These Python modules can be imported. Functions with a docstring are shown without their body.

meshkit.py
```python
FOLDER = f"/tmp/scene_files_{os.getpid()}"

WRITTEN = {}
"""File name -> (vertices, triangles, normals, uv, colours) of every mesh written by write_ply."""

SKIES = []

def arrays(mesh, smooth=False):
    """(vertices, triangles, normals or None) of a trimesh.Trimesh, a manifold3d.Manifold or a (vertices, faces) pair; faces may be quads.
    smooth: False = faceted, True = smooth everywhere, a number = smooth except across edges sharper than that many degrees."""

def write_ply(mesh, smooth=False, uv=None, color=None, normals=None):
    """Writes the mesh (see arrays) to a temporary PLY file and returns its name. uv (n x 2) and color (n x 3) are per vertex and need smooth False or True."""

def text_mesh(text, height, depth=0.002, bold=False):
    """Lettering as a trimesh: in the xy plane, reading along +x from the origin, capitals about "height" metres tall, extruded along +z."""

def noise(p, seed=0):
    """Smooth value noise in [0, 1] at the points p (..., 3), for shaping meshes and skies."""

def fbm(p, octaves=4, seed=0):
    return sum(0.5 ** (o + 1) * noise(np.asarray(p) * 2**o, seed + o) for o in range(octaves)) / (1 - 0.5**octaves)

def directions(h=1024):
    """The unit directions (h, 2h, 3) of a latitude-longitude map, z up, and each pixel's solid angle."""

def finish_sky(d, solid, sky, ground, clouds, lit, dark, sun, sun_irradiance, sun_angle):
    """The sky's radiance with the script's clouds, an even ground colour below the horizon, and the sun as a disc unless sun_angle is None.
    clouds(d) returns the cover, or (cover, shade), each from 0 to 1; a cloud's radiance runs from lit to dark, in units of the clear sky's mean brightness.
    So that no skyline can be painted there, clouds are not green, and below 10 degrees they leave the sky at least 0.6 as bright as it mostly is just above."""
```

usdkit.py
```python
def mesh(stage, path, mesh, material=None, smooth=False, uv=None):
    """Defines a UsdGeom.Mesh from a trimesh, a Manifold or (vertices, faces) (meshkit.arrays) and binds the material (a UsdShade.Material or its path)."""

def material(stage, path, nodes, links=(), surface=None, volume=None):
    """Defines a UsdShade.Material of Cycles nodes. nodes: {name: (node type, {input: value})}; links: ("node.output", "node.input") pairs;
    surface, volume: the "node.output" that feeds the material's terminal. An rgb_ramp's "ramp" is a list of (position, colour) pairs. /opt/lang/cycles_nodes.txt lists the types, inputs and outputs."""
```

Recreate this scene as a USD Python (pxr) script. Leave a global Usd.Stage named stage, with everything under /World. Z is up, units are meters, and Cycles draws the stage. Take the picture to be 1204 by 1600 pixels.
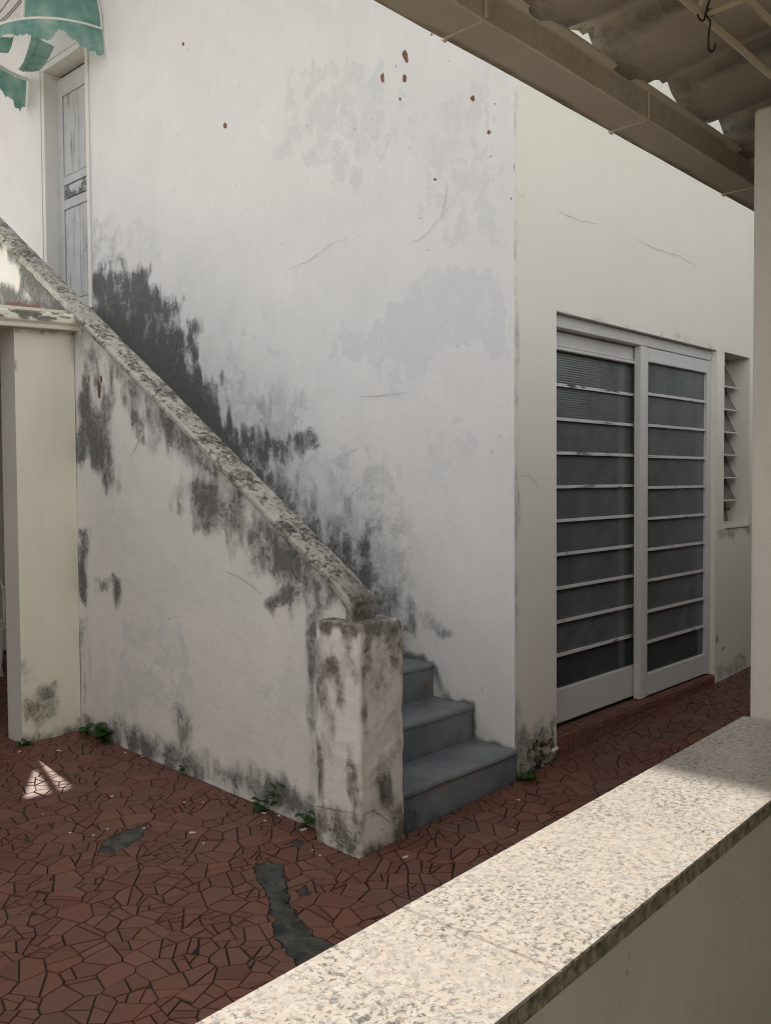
import math, random
import numpy as np, trimesh, shapely, usdkit, meshkit
from shapely.geometry import Polygon, LineString, box as sbox
from scipy.spatial import Voronoi
from pxr import Usd, UsdGeom, UsdLux, UsdShade, Sdf, Gf, Vt

rng = random.Random(7); nrg = np.random.default_rng(7)
stage = Usd.Stage.CreateInMemory()
UsdGeom.SetStageUpAxis(stage, 'Z'); UsdGeom.SetStageMetersPerUnit(stage, 1.0)
UsdGeom.Xform.Define(stage, '/World'); UsdGeom.Scope.Define(stage, '/World/Looks')

# ------------------------------------------------------------------ camera
EYE = np.array([0, 0, 1.55])
VR, VL = np.array([1915, 742.]), np.array([-907, 761.])
FPX = math.sqrt(-(VR - [602, 800]) @ (VL - [602, 800]))
def _d(v):
    d = np.array([v[0] - 602, -(v[1] - 800), -FPX]); return d / np.linalg.norm(d)
AX = np.stack([_d(VR), _d(VL), np.cross(_d(VR), _d(VL))])          # world axes as seen by the camera
cam = UsdGeom.Camera.Define(stage, '/World/camera')
M = np.eye(4); M[:3, :3] = AX.T; M[3, :3] = EYE
cam.AddTransformOp().Set(Gf.Matrix4d(*M.ravel().tolist()))
cam.CreateHorizontalApertureAttr(24.0); cam.CreateVerticalApertureAttr(24.0 * 1600 / 1204)
cam.CreateFocalLengthAttr(24.0 * FPX / 1204)
cam.CreateClippingRangeAttr(Gf.Vec2f(0.05, 2000))
cam.CreateExposureAttr(1.45)

# ------------------------------------------------------------------ sky and sun
SUN_AZ, SUN_EL = math.radians(7.0), math.radians(33.5)
SUN = np.array([math.sin(SUN_AZ) * math.cos(SUN_EL), math.cos(SUN_AZ) * math.cos(SUN_EL), math.sin(SUN_EL)])
usdkit.material(stage, '/World/Looks/sky', {
    's': ('sky_texture', {'sky_type': 'single_scattering', 'sun_disc': False, 'sun_elevation': SUN_EL, 'sun_rotation': SUN_AZ, 'aerosol_density': 2.5}),
    'tc': ('texture_coordinate', {}),
    'n': ('noise_texture', {'scale': 2.2, 'detail': 5, 'roughness': 0.55}),
    'r': ('rgb_ramp', {'ramp': [(0.3, (0.55,) * 3), (0.62, (0.9,) * 3)]}),
    'm': ('mix_color', {'b': (3.15, 3.0, 2.8), 'use_clamp': False}),
    'b': ('background_shader', {'strength': 0.12})},
    [('tc.generated', 'n.vector'), ('n.fac', 'r.fac'), ('s.color', 'm.a'), ('r.color', 'm.fac'), ('m.result', 'b.color')], surface='b.background')
dome = UsdLux.DomeLight.Define(stage, '/World/sky')
UsdShade.MaterialBindingAPI.Apply(dome.GetPrim()).Bind(UsdShade.Material.Get(stage, '/World/Looks/sky'))
dome.GetPrim().SetCustomDataByKey('kind', 'structure')
dome.GetPrim().SetCustomDataByKey('label', 'hazy bright daytime sky glimpsed between the roof sheets and gutter')
sun = UsdLux.DistantLight.Define(stage, '/World/sun')
sun.CreateIntensityAttr(0.86); sun.CreateAngleAttr(0.5); sun.CreateColorAttr(Gf.Vec3f(1.0, 0.94, 0.86))
sun.GetPrim().CreateAttribute('inputs:normalize', Sdf.ValueTypeNames.Bool).Set(True)
zx = np.cross([0, 0, 1], SUN); zx /= np.linalg.norm(zx)
M = np.eye(4); M[0, :3] = zx; M[1, :3] = np.cross(SUN, zx); M[2, :3] = SUN
sun.AddTransformOp().Set(Gf.Matrix4d(*M.ravel().tolist()))

# ------------------------------------------------------------------ helpers
def ray(px, py): return AX @ np.array([px - 602, -(py - 800), -FPX])
def at(px, py, **k):
    """The point of a plane x=, y= or z= seen at a photograph position."""
    d = ray(px, py); a, v = next(iter(k.items())); i = 'xyz'.index(a)
    return EYE + d * ((v - EYE[i]) / d[i])
def seen(P):
    q = (np.asarray(P, float) - EYE) @ AX
    w = np.minimum(q[..., 2], -0.05)
    return np.stack([602 + FPX * q[..., 0] / -w, 800 - FPX * q[..., 1] / -w], -1)

used = {}
def numbered(path):
    if path not in used:
        used[path] = 0; return path
    used[path] += 1
    return f'{path}_{used[path]:03d}'
def pathof(p): return str(p.GetPath()) if p is not None else '/World'
def tag(p, label=None, cat=None, group=None, kind=None):
    for k, v in (('label', label), ('category', cat), ('group', group), ('kind', kind)):
        if v: p.SetCustomDataByKey(k, v)
    return p
def thing(name, label, cat, loc=(0, 0, 0), group=None, kind=None):
    x = UsdGeom.Xform.Define(stage, numbered('/World/' + name))
    x.AddTranslateOp().Set(Gf.Vec3d(*map(float, loc)))
    return tag(x.GetPrim(), label, cat, group, kind)
def obj(name, mesh, mat, parent=None, smooth=False, mask=None, origin=None, label=None):
    path = numbered(pathof(parent) + '/' + name)
    m = usdkit.mesh(stage, path, mesh, '/World/Looks/' + mat, smooth=smooth)
    if mask is not None:
        UsdGeom.PrimvarsAPI(m).CreatePrimvar('mask', Sdf.ValueTypeNames.Color3fArray, 'vertex').Set(Vt.Vec3fArray.FromNumpy(np.asarray(mask, np.float32)))
    if label: m.GetPrim().SetCustomDataByKey('label', label)
    return m.GetPrim()
cat = trimesh.util.concatenate
def bx(x0, x1, y0, y1, z0, z1):
    m = trimesh.creation.box([x1 - x0, y1 - y0, z1 - z0]); m.apply_translation([(x0 + x1) / 2, (y0 + y1) / 2, (z0 + z1) / 2]); return m
def cbx(x0, x1, y0, y1, z0, z1, c=0.004):
    """A box with chamfered edges."""
    v = []
    for sx in (0, 1):
        for sy in (0, 1):
            for sz in (0, 1):
                p = np.array([(x0, x1)[sx], (y0, y1)[sy], (z0, z1)[sz]], float)
                i = np.array([1 - 2 * sx, 1 - 2 * sy, 1 - 2 * sz]) * c
                for k in range(3):
                    q = p + i; q[k] = p[k]; v.append(q)
    return trimesh.convex.convex_hull(np.array(v))
def tube(pts, r, n=8, caps=True):
    pts = np.asarray(pts, float); k = len(pts)
    t = np.gradient(pts, axis=0); t /= np.linalg.norm(t, axis=1, keepdims=True)
    up = np.array([0, 0, 1.0]) if abs(t[0][2]) < 0.9 else np.array([1.0, 0, 0])
    v, f = [], []
    a = np.cross(t[0], up); a /= np.linalg.norm(a)
    r = np.broadcast_to(r, k)
    for i in range(k):
        a = a - t[i] * (a @ t[i]); a /= np.linalg.norm(a); b = np.cross(t[i], a)
        for j in range(n):
            w = 2 * math.pi * j / n; v.append(pts[i] + r[i] * (math.cos(w) * a + math.sin(w) * b))
    for i in range(k - 1):
        for j in range(n):
            p, q = i * n + j, i * n + (j + 1) % n
            f += [[p, q, q + n], [p, q + n, p + n]]
    if caps:
        v += [pts[0], pts[-1]]
        for j in range(n):
            f += [[k * n, (j + 1) % n, j], [k * n + 1, (k - 1) * n + j, (k - 1) * n + (j + 1) % n]]
    return trimesh.Trimesh(np.array(v), np.array(f), process=False)
def prism(poly, axis, a, b):
    """A shapely polygon extruded along an axis from a to b; its plane is the two other axes in order."""
    m = trimesh.creation.extrude_polygon(poly, b - a, engine='earcut')
    v = m.vertices.copy(); o = np.zeros_like(v)
    i, j = [k for k in range(3) if k != axis]
    o[:, i], o[:, j], o[:, axis] = v[:, 0], v[:, 1], v[:, 2] + a
    m = trimesh.Trimesh(o, m.faces, process=False)
    if m.volume < 0: m.invert()
    return m
def fbm(P, s, oct=4, seed=0): return meshkit.fbm(np.asarray(P) * s, oct, seed)

def paint(P, specs, streak=(14, 14, 3.5), seed=0):
    """Wear masks (stain, old repaint, bare brick) at points P, from outlines given where the photograph shows them on that surface."""
    P = np.asarray(P, float); uv = seen(P); out = np.zeros((len(P), 3))
    n1 = fbm(P, np.array(streak), 4, seed) - 0.5
    n2 = fbm(P, np.array([5, 5, 5.]), 4, seed + 9) - 0.5
    n3 = fbm(P, np.array([3.5, 3.5, 2.2]), 4, seed + 17) - 0.5
    pts = shapely.points(uv[:, 0], uv[:, 1])
    for ch, poly, strength, soft, warp in specs:
        g = Polygon(poly).buffer(0); x0, y0, x1, y1 = g.bounds; m = soft + warp + 4
        idx = np.nonzero((uv[:, 0] > x0 - m) & (uv[:, 0] < x1 + m) & (uv[:, 1] > y0 - m) & (uv[:, 1] < y1 + m))[0]
        if not len(idx): continue
        d = shapely.distance(g.boundary, pts[idx]); d = np.where(shapely.contains(g, pts[idx]), d, -d)
        d = d + warp * (1.6 * n1[idx] + 1.2 * n2[idx]) * 2
        a = np.clip(d / (soft * (1.25 if ch == 0 else 1)) + 0.5, 0, 1) * strength
        if ch == 0: a = a * np.clip(1.08 + 1.1 * n3[idx] + 1.3 * n1[idx], .4, 1.35)
        out[idx, ch] = np.maximum(out[idx, ch], a)
    return out
def blob(x, y, w, h, n=9, seed=0):
    r = random.Random(seed + int(x * 13 + y * 7))
    return [(x + w / 2 * math.cos(2 * math.pi * i / n) * r.uniform(.6, 1.25), y + h / 2 * math.sin(2 * math.pi * i / n) * r.uniform(.6, 1.25)) for i in range(n)]

def grid_wall(axis, plane, us, vs, holes=(), under=None, wob=0.003, seed=3):
    """A plastered wall face of fine cells in the plane axis=plane, slightly uneven; holes are (u0,u1,v0,v1), under(u) a ragged lower edge."""
    U, V = np.meshgrid(us, vs, indexing='ij'); nu, nv = U.shape
    o = np.zeros((nu, nv, 3)); i, j = [k for k in range(3) if k != axis]
    o[..., i], o[..., j], o[..., axis] = U, V, plane
    edge = np.minimum(np.minimum(U - us[0], us[-1] - U), 0.06) / 0.06
    for h in holes:
        du = np.maximum(np.maximum(h[0] - U, U - h[1]), 0); dv = np.maximum(np.maximum(h[2] - V, V - h[3]), 0)
        edge = np.minimum(edge, np.clip(np.hypot(du, dv) / 0.06, 0, 1))
    w = (fbm(o, 1.3, 3, seed) - 0.5) * 2.2 + (fbm(o, 9, 3, seed + 1) - 0.5) * 0.7
    o[..., axis] += wob * w * edge
    idx = np.arange(nu * nv).reshape(nu, nv)
    q = np.stack([idx[:-1, :-1], idx[1:, :-1], idx[1:, 1:], idx[:-1, 1:]], -1)
    cu, cv = (us[:-1] + us[1:])[:, None] / 2 + 0 * vs[None, :-1], (vs[:-1] + vs[1:])[None] / 2 + 0 * us[:-1, None]
    keep = np.ones(cu.shape, bool)
    for h in holes: keep &= ~((cu > h[0]) & (cu < h[1]) & (cv > h[2]) & (cv < h[3]))
    if under is not None: keep &= cv > under(cu)
    q = q[keep].reshape(-1, 4)
    f = np.vstack([q[:, [0, 1, 2]], q[:, [0, 2, 3]]])
    m = trimesh.Trimesh(o.reshape(-1, 3), f, process=False); m.remove_unreferenced_vertices()
    return m
def steps_to(*marks):
    """A monotone axis through the marks: (position, step to the next) pairs."""
    out = []
    for (a, s), (b, _) in zip(marks, marks[1:]): out += list(np.linspace(a, b, max(1, round((b - a) / s)), endpoint=False))
    return np.array(out + [marks[-1][0]])

# ------------------------------------------------------------------ materials
def look(name, nodes, links, surface='p.BSDF'): usdkit.material(stage, '/World/Looks/' + name, nodes, links, surface=surface)
def plaster(name, base, alt, dark=(0.12, 0.12, 0.12), black=(0.025, 0.025, 0.025), repaint=None, brick=(0.26, 0.12, 0.08), rough=0.85, bump=0.35, coarse=40, vary=0.5, speck=0.0, flake=(0.70, 1.14), sv=(0.94, 1.03), bigscale=1.7):
    repaint = repaint or tuple(c * 0.9 for c in base)
    dk0 = tuple(min(1.0, 4 * d / b) for d, b in zip(dark, base))
    nodes = {
        'g': ('geometry', {}), 'a': ('attribute', {'attribute': 'mask'}), 'sep': ('separate_color', {'color_type': 'rgb'}),
        'mp': ('mapping', {'scale': (1, 1, 0.16)}),
        'big': ('noise_texture', {'scale': bigscale, 'detail': 5, 'roughness': 0.6, 'distortion': 0.6}),
        'bigr': ('map_range', {'from_min': 0.35, 'from_max': 0.68, 'clamp': True}),
        'str': ('noise_texture', {'scale': 26, 'detail': 6, 'roughness': 0.7}),
        'fine': ('noise_texture', {'scale': 48, 'detail': 7, 'roughness': 0.7}),
        'strr': ('map_range', {'from_min': 0.3, 'from_max': 0.7, 'to_min': sv[0], 'to_max': sv[1], 'clamp': True}),
        'flk': ('noise_texture', {'scale': 8.5, 'detail': 9, 'roughness': 0.72, 'distortion': 0.4}), 'flr': ('map_range', {'range_type': 'smoothstep', 'from_min': 0.44, 'from_max': 0.54, 'to_min': flake[0], 'to_max': flake[1], 'clamp': True}), 'sm1': ('math', {'math_type': 'multiply'}),
        'sum': ('math', {'math_type': 'add'}), 'mul': ('math', {'math_type': 'multiply'}),
        'thr': ('rgb_ramp', {'ramp': [(0, (1, 1, 1)), (0.14, (.97, .97, .97)), (0.30, tuple(.5 + .25 * d for d in dk0)), (0.48, tuple(.22 + .25 * d for d in dk0)), (0.70, tuple(.04 + .25 * d for d in dk0)), (1, tuple(.25 * d for d in dk0))]}),
        'half': ('math', {'math_type': 'multiply', 'value2': 0.72}), 'spk': ('math', {'math_type': 'multiply'}), 'spr': ('map_range', {'from_min': 0.32, 'from_max': 0.6, 'clamp': True}),
        'bv': ('mix_color', {'a': base, 'b': alt}), 'vf': ('math', {'math_type': 'multiply', 'value2': vary}),
        'b2': ('mix_color', {'blend_type': 'multiply', 'fac': 0.6}),
        'rp': ('mix_color', {'b': repaint}), 'rpm': ('math', {'math_type': 'multiply'}),
        'rpt': ('map_range', {'range_type': 'smoothstep', 'from_min': 0.4, 'from_max': 0.6, 'clamp': True}),
        'dkr': ('map_range', {'from_min': 0.52, 'from_max': 0.64, 'clamp': True, 'to_max': 0.45}),
        'st0': ('mix_color', {'blend_type': 'multiply', 'fac': 1.0}), 'st': ('mix_color', {'b': black}),
        'br': ('mix_color', {}), 'brc': ('mix_color', {'a': brick, 'b': tuple(c * 0.45 for c in brick)}),
        'brm': ('math', {'math_type': 'multiply'}), 'brt': ('map_range', {'from_min': 0.42, 'from_max': 0.55, 'clamp': True}),
        'spn': ('noise_texture', {'scale': 34, 'detail': 2, 'roughness': 0.5}),
        'spt': ('map_range', {'from_min': 0.735, 'from_max': 0.76, 'clamp': True, 'to_max': speck}),
        'spm': ('mix_color', {'b': (0.12, 0.10, 0.09)}),
        'cn': ('noise_texture', {'scale': coarse, 'detail': 6, 'roughness': 0.65}),
        'bh': ('math', {'math_type': 'multiply_add', 'value2': 1.0}), 'neg': ('math', {'math_type': 'multiply', 'value2': -1.6}),
        'bp': ('bump', {'strength': bump, 'distance': 0.006}),
        'p': ('principled_bsdf', {'roughness': rough, 'specular_ior_level': 0.25}),
    }
    links = [('g.position', 'mp.vector'), ('g.position', 'big.vector'), ('mp.vector', 'str.vector'), ('g.position', 'fine.vector'), ('g.position', 'spn.vector'), ('g.position', 'cn.vector'),
             ('a.color', 'sep.color'), ('big.fac', 'bigr.value'), ('bigr.result', 'vf.value1'), ('vf.value', 'bv.fac'), ('str.fac', 'strr.value'),
             ('bv.result', 'b2.a'), ('strr.result', 'b2.b'),
             ('str.fac', 'sum.value1'), ('fine.fac', 'sum.value2'), ('g.position', 'flk.vector'), ('flk.fac', 'flr.value'), ('sum.value', 'sm1.value1'), ('flr.result', 'sm1.value2'), ('sep.r', 'mul.value1'), ('sm1.value', 'mul.value2'), ('mul.value', 'half.value1'), ('half.value', 'thr.fac'), ('half.value', 'spr.value'),
             ('sep.g', 'rpm.value1'), ('sm1.value', 'rpm.value2'), ('rpm.value', 'rpt.value'), ('rpt.result', 'rp.fac'), ('b2.result', 'rp.a'),
             ('rp.result', 'spm.a'), ('spn.fac', 'spt.value'), ('spt.result', 'spm.fac'),
             ('fine.fac', 'dkr.value'), ('spm.result', 'st0.a'), ('thr.color', 'st0.b'), ('st0.result', 'st.a'), ('dkr.result', 'spk.value1'), ('spr.result', 'spk.value2'), ('spk.value', 'st.fac'),
             ('sep.b', 'brm.value1'), ('sum.value', 'brm.value2'), ('brm.value', 'brt.value'), ('brt.result', 'br.fac'), ('st.result', 'br.a'), ('fine.fac', 'brc.fac'), ('brc.result', 'br.b'),
             ('brt.result', 'neg.value1'), ('cn.fac', 'bh.value1'), ('neg.value', 'bh.value3'), ('bh.value', 'bp.height'), ('bp.normal', 'p.normal'), ('br.result', 'p.base_color')]
    look(name, nodes, links)
plaster('grey_plaster', (0.69, 0.685, 0.67), (0.585, 0.585, 0.58), repaint=(0.595, 0.60, 0.595), speck=0.35)
plaster('white_plaster', (0.80, 0.78, 0.69), (0.755, 0.735, 0.645), vary=0.6, bump=0.2, dark=(0.33, 0.31, 0.26), black=(0.14, 0.13, 0.11), speck=0.0, sv=(0.982, 1.008))
plaster('stair_plaster', (0.70, 0.68, 0.645), (0.56, 0.555, 0.53), repaint=(0.60, 0.595, 0.575), dark=(0.15, 0.148, 0.142), bump=0.45, speck=0.3, brick=(0.21, 0.115, 0.09))
plaster('newel_plaster', (0.72, 0.70, 0.645), (0.62, 0.60, 0.55), repaint=(0.54, 0.53, 0.49), dark=(0.16, 0.148, 0.125), black=(0.035, 0.03, 0.026), bump=0.8, coarse=30, speck=0.6, brick=(0.2, 0.15, 0.1))
plaster('cream_plaster', (0.74, 0.70, 0.585), (0.70, 0.66, 0.55), dark=(0.22, 0.21, 0.16), bump=0.15, brick=(0.24, 0.13, 0.10))
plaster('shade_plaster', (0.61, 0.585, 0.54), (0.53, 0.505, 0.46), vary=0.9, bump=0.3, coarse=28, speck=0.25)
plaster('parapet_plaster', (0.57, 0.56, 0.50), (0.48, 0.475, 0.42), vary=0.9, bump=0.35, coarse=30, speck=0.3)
plaster('cement_steps', (0.155, 0.178, 0.198), (0.245, 0.26, 0.265), repaint=(0.30, 0.17, 0.14), dark=(0.05, 0.05, 0.05), bump=0.5, rough=0.6, bigscale=4.5, vary=1.0, speck=0.5, sv=(0.9, 1.05))
plaster('rubble', (0.42, 0.37, 0.28), (0.16, 0.15, 0.13), vary=1.0, bump=1.0, coarse=25)
plaster('cement_patch', (0.038, 0.042, 0.039), (0.13, 0.13, 0.115), vary=1.0, bump=1.0, coarse=34, speck=0.6, bigscale=14)
plaster('mortar', (0.030, 0.029, 0.025), (0.075, 0.07, 0.06), repaint=(0.30, 0.25, 0.19), bump=0.6, bigscale=5, vary=0.9)
plaster('coping_concrete', (0.50, 0.485, 0.425), (0.36, 0.35, 0.31), vary=1.0, bump=1.0, coarse=90, dark=(0.10, 0.09, 0.075), repaint=(0.60, 0.58, 0.53), rough=0.95)
plaster('door_paint', (0.54, 0.54, 0.535), (0.41, 0.42, 0.43), vary=1.0, bump=0.3, dark=(0.14, 0.14, 0.15))
plaster('frame_paint', (0.66, 0.65, 0.615), (0.59, 0.58, 0.55), vary=0.8, bump=0.15, dark=(0.10, 0.10, 0.10))
plaster('white_steel', (0.66, 0.65, 0.60), (0.58, 0.57, 0.52), vary=0.8, bump=0.12, dark=(0.07, 0.06, 0.05), rough=0.5)
plaster('gutter_paint', (0.66, 0.61, 0.52), (0.58, 0.535, 0.45), vary=0.9, bump=0.15, dark=(0.19, 0.14, 0.095), black=(0.13, 0.095, 0.07), rough=0.6, flake=(0.95, 1.05), sv=(0.97, 1.02))
plaster('fibre_cement', (0.56, 0.53, 0.47), (0.42, 0.38, 0.32), vary=0.9, bump=0.3, flake=(0.9, 1.1), sv=(0.95, 1.03), dark=(0.06, 0.06, 0.055), repaint=(0.40, 0.32, 0.235))
plaster('truss_paint', (0.50, 0.455, 0.34), (0.42, 0.38, 0.28), vary=0.6, bump=0.15, rough=0.5)
plaster('dry_ground', (0.20, 0.17, 0.14), (0.15, 0.13, 0.11))
plaster('brown_render', (0.16, 0.13, 0.10), (0.11, 0.09, 0.075), bump=0.4)
plaster('pale_floor', (0.62, 0.57, 0.48), (0.56, 0.51, 0.43), rough=0.5, bump=0.1)
plaster('roof_tile_mat', (0.22, 0.12, 0.08), (0.16, 0.09, 0.06))

look('tile', {
    'g': ('geometry', {}), 'oi': ('object_info', {}), 'ad': ('math', {'math_type': 'add'}), 'fr': ('math', {'math_type': 'fraction'}),
    'c': ('rgb_ramp', {'ramp': [(0, (0.15, 0.061, 0.043)), (0.3, (0.19, 0.077, 0.053)), (0.6, (0.215, 0.088, 0.060)), (0.85, (0.175, 0.078, 0.057)), (1, (0.235, 0.10, 0.070))]}),
    'n': ('noise_texture', {'scale': 3.0, 'detail': 6, 'roughness': 0.65}), 'nr': ('map_range', {'from_min': 0.42, 'from_max': 0.75, 'to_max': 0.55, 'clamp': True}),
    'd': ('mix_color', {'b': (0.15, 0.115, 0.095)}),
    'f': ('noise_texture', {'scale': 90, 'detail': 4, 'roughness': 0.7}), 'fr2': ('map_range', {'from_min': 0.58, 'from_max': 0.75, 'to_max': 0.5, 'clamp': True}), 'e': ('mix_color', {'b': (0.06, 0.042, 0.036)}),
    'rr': ('map_range', {'from_min': 0.3, 'from_max': 0.7, 'to_min': 0.42, 'to_max': 0.7, 'clamp': True}),
    'b': ('bump', {'strength': 0.15, 'distance': 0.002}), 'p': ('principled_bsdf', {'specular_ior_level': 0.35})},
    [('g.random_per_island', 'ad.value1'), ('oi.random', 'ad.value2'), ('ad.value', 'fr.value1'), ('fr.value', 'c.fac'), ('g.position', 'n.vector'), ('n.fac', 'nr.value'), ('nr.result', 'd.fac'), ('c.color', 'd.a'),
     ('g.position', 'f.vector'), ('f.fac', 'fr2.value'), ('fr2.result', 'e.fac'), ('d.result', 'e.a'), ('n.fac', 'rr.value'), ('rr.result', 'p.roughness'), ('f.fac', 'b.height'), ('b.normal', 'p.normal'), ('e.result', 'p.base_color')])
look('granite', {
    'g': ('geometry', {}),
    'w': ('noise_texture', {'scale': 22, 'detail': 3}), 'va': ('vector_math', {'math_type': 'multiply_add', 'vector2': (0.03, 0.03, 0.03)}),
    'v': ('voronoi_texture', {'scale': 115, 'feature': 'f1', 'randomness': 1}), 'vs': ('separate_color', {}),
    'base': ('rgb_ramp', {'ramp': [(0, (0.46, 0.40, 0.335)), (0.35, (0.40, 0.365, 0.32)), (0.7, (0.47, 0.435, 0.39)), (1, (0.33, 0.31, 0.285))]}),
    'n1': ('noise_texture', {'scale': 105, 'detail': 7, 'roughness': 0.74, 'distortion': 0.35}), 'r1': ('map_range', {'from_min': 0.505, 'from_max': 0.585, 'to_max': 1.0, 'clamp': True}), 'm1': ('mix_color', {'b': (0.10, 0.10, 0.098)}),
    'big': ('noise_texture', {'scale': 7, 'detail': 3}), 'bm': ('map_range', {'from_min': 0.38, 'from_max': 0.62, 'to_min': 0.35, 'to_max': 1.0, 'clamp': True}), 'mm': ('math', {'math_type': 'multiply'}),
    'n2': ('noise_texture', {'scale': 170, 'detail': 3, 'roughness': 0.55, 'distortion': 0.8}), 'r2': ('map_range', {'from_min': 0.62, 'from_max': 0.68, 'to_max': 0.85, 'clamp': True}), 'm2': ('mix_color', {'b': (0.075, 0.06, 0.055)}),
    'mo': ('mapping', {'location': (3.1, 1.7, 9.2)}), 'n3': ('noise_texture', {'scale': 85, 'detail': 4, 'roughness': 0.55, 'distortion': 1.2}), 'r3': ('map_range', {'from_min': 0.64, 'from_max': 0.70, 'to_max': 0.7, 'clamp': True}), 'm3': ('mix_color', {'b': (0.20, 0.13, 0.085)}),
    'p': ('principled_bsdf', {'roughness': 0.26, 'specular_ior_level': 0.45})},
    [('g.position', 'w.vector'), ('w.color', 'va.vector1'), ('g.position', 'va.vector3'), ('va.vector', 'v.vector'), ('v.color', 'vs.color'), ('vs.r', 'base.fac'),
     ('g.position', 'n1.vector'), ('n1.fac', 'r1.value'), ('g.position', 'big.vector'), ('big.fac', 'bm.value'), ('r1.result', 'mm.value1'), ('bm.result', 'mm.value2'), ('mm.value', 'm1.fac'), ('base.color', 'm1.a'),
     ('g.position', 'n2.vector'), ('n2.fac', 'r2.value'), ('r2.result', 'm2.fac'), ('m1.result', 'm2.a'),
     ('g.position', 'mo.vector'), ('mo.vector', 'n3.vector'), ('n3.fac', 'r3.value'), ('r3.result', 'm3.fac'), ('m2.result', 'm3.a'), ('m3.result', 'p.base_color')])
look('granite_edge', {
    'g': ('geometry', {}), 'n1': ('noise_texture', {'scale': 70, 'detail': 5, 'roughness': 0.65}), 'c': ('rgb_ramp', {'ramp': [(0.33, (0.06, 0.055, 0.042)), (0.5, (0.19, 0.17, 0.125)), (0.62, (0.33, 0.29, 0.225))]}),
    'p': ('principled_bsdf', {'roughness': 0.6})}, [('g.position', 'n1.vector'), ('n1.fac', 'c.fac'), ('c.color', 'p.base_color')])
def glass(name, c0, c1, tint, body, rough):
    look(name, {'g': ('geometry', {}), 'n': ('noise_texture', {'scale': 4, 'detail': 6, 'roughness': 0.65}), 'dc': ('rgb_ramp', {'ramp': [(0.35, c0), (0.65, c1)]}),
        't': ('transparent_bsdf', {'color': tint}), 'd': ('diffuse_bsdf', {}), 'm0': ('mix_closure', {'fac': body}),
        'rr': ('map_range', {'from_min': 0.3, 'from_max': 0.7, 'to_min': rough, 'to_max': rough * 2.2, 'clamp': True}),
        'gl': ('glossy_bsdf', {'color': (0.95, 0.97, 0.95)}), 'f': ('fresnel', {'IOR': 1.55}), 'm': ('mix_closure', {})},
        [('g.position', 'n.vector'), ('n.fac', 'dc.fac'), ('dc.color', 'd.color'), ('n.fac', 'rr.value'), ('rr.result', 'gl.roughness'), ('t.BSDF', 'm0.closure1'), ('d.BSDF', 'm0.closure2'), ('f.fac', 'm.fac'), ('m0.closure', 'm.closure1'), ('gl.BSDF', 'm.closure2')], surface='m.closure')
glass('ribbed_glass', (0.105, 0.12, 0.11), (0.155, 0.172, 0.156), (0.32, 0.35, 0.33), 0.55, 0.10)
glass('plain_glass', (0.05, 0.07, 0.07), (0.08, 0.10, 0.097), (0.2, 0.27, 0.27), 0.45, 0.05)
look('awning_fabric', {
    'g': ('geometry', {}), 'n': ('noise_texture', {'scale': 6, 'detail': 6, 'roughness': 0.6}), 'c': ('rgb_ramp', {'ramp': [(0.3, (0.10, 0.25, 0.215)), (0.5, (0.18, 0.35, 0.305)), (0.72, (0.36, 0.50, 0.46))]}),
    'p': ('principled_bsdf', {'roughness': 0.6}), 't': ('translucent_bsdf', {}), 'm': ('mix_closure', {'fac': 0.3})},
    [('g.position', 'n.vector'), ('n.fac', 'c.fac'), ('c.color', 'p.base_color'), ('c.color', 't.color'), ('p.BSDF', 'm.closure1'), ('t.BSDF', 'm.closure2')], surface='m.closure')
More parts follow.
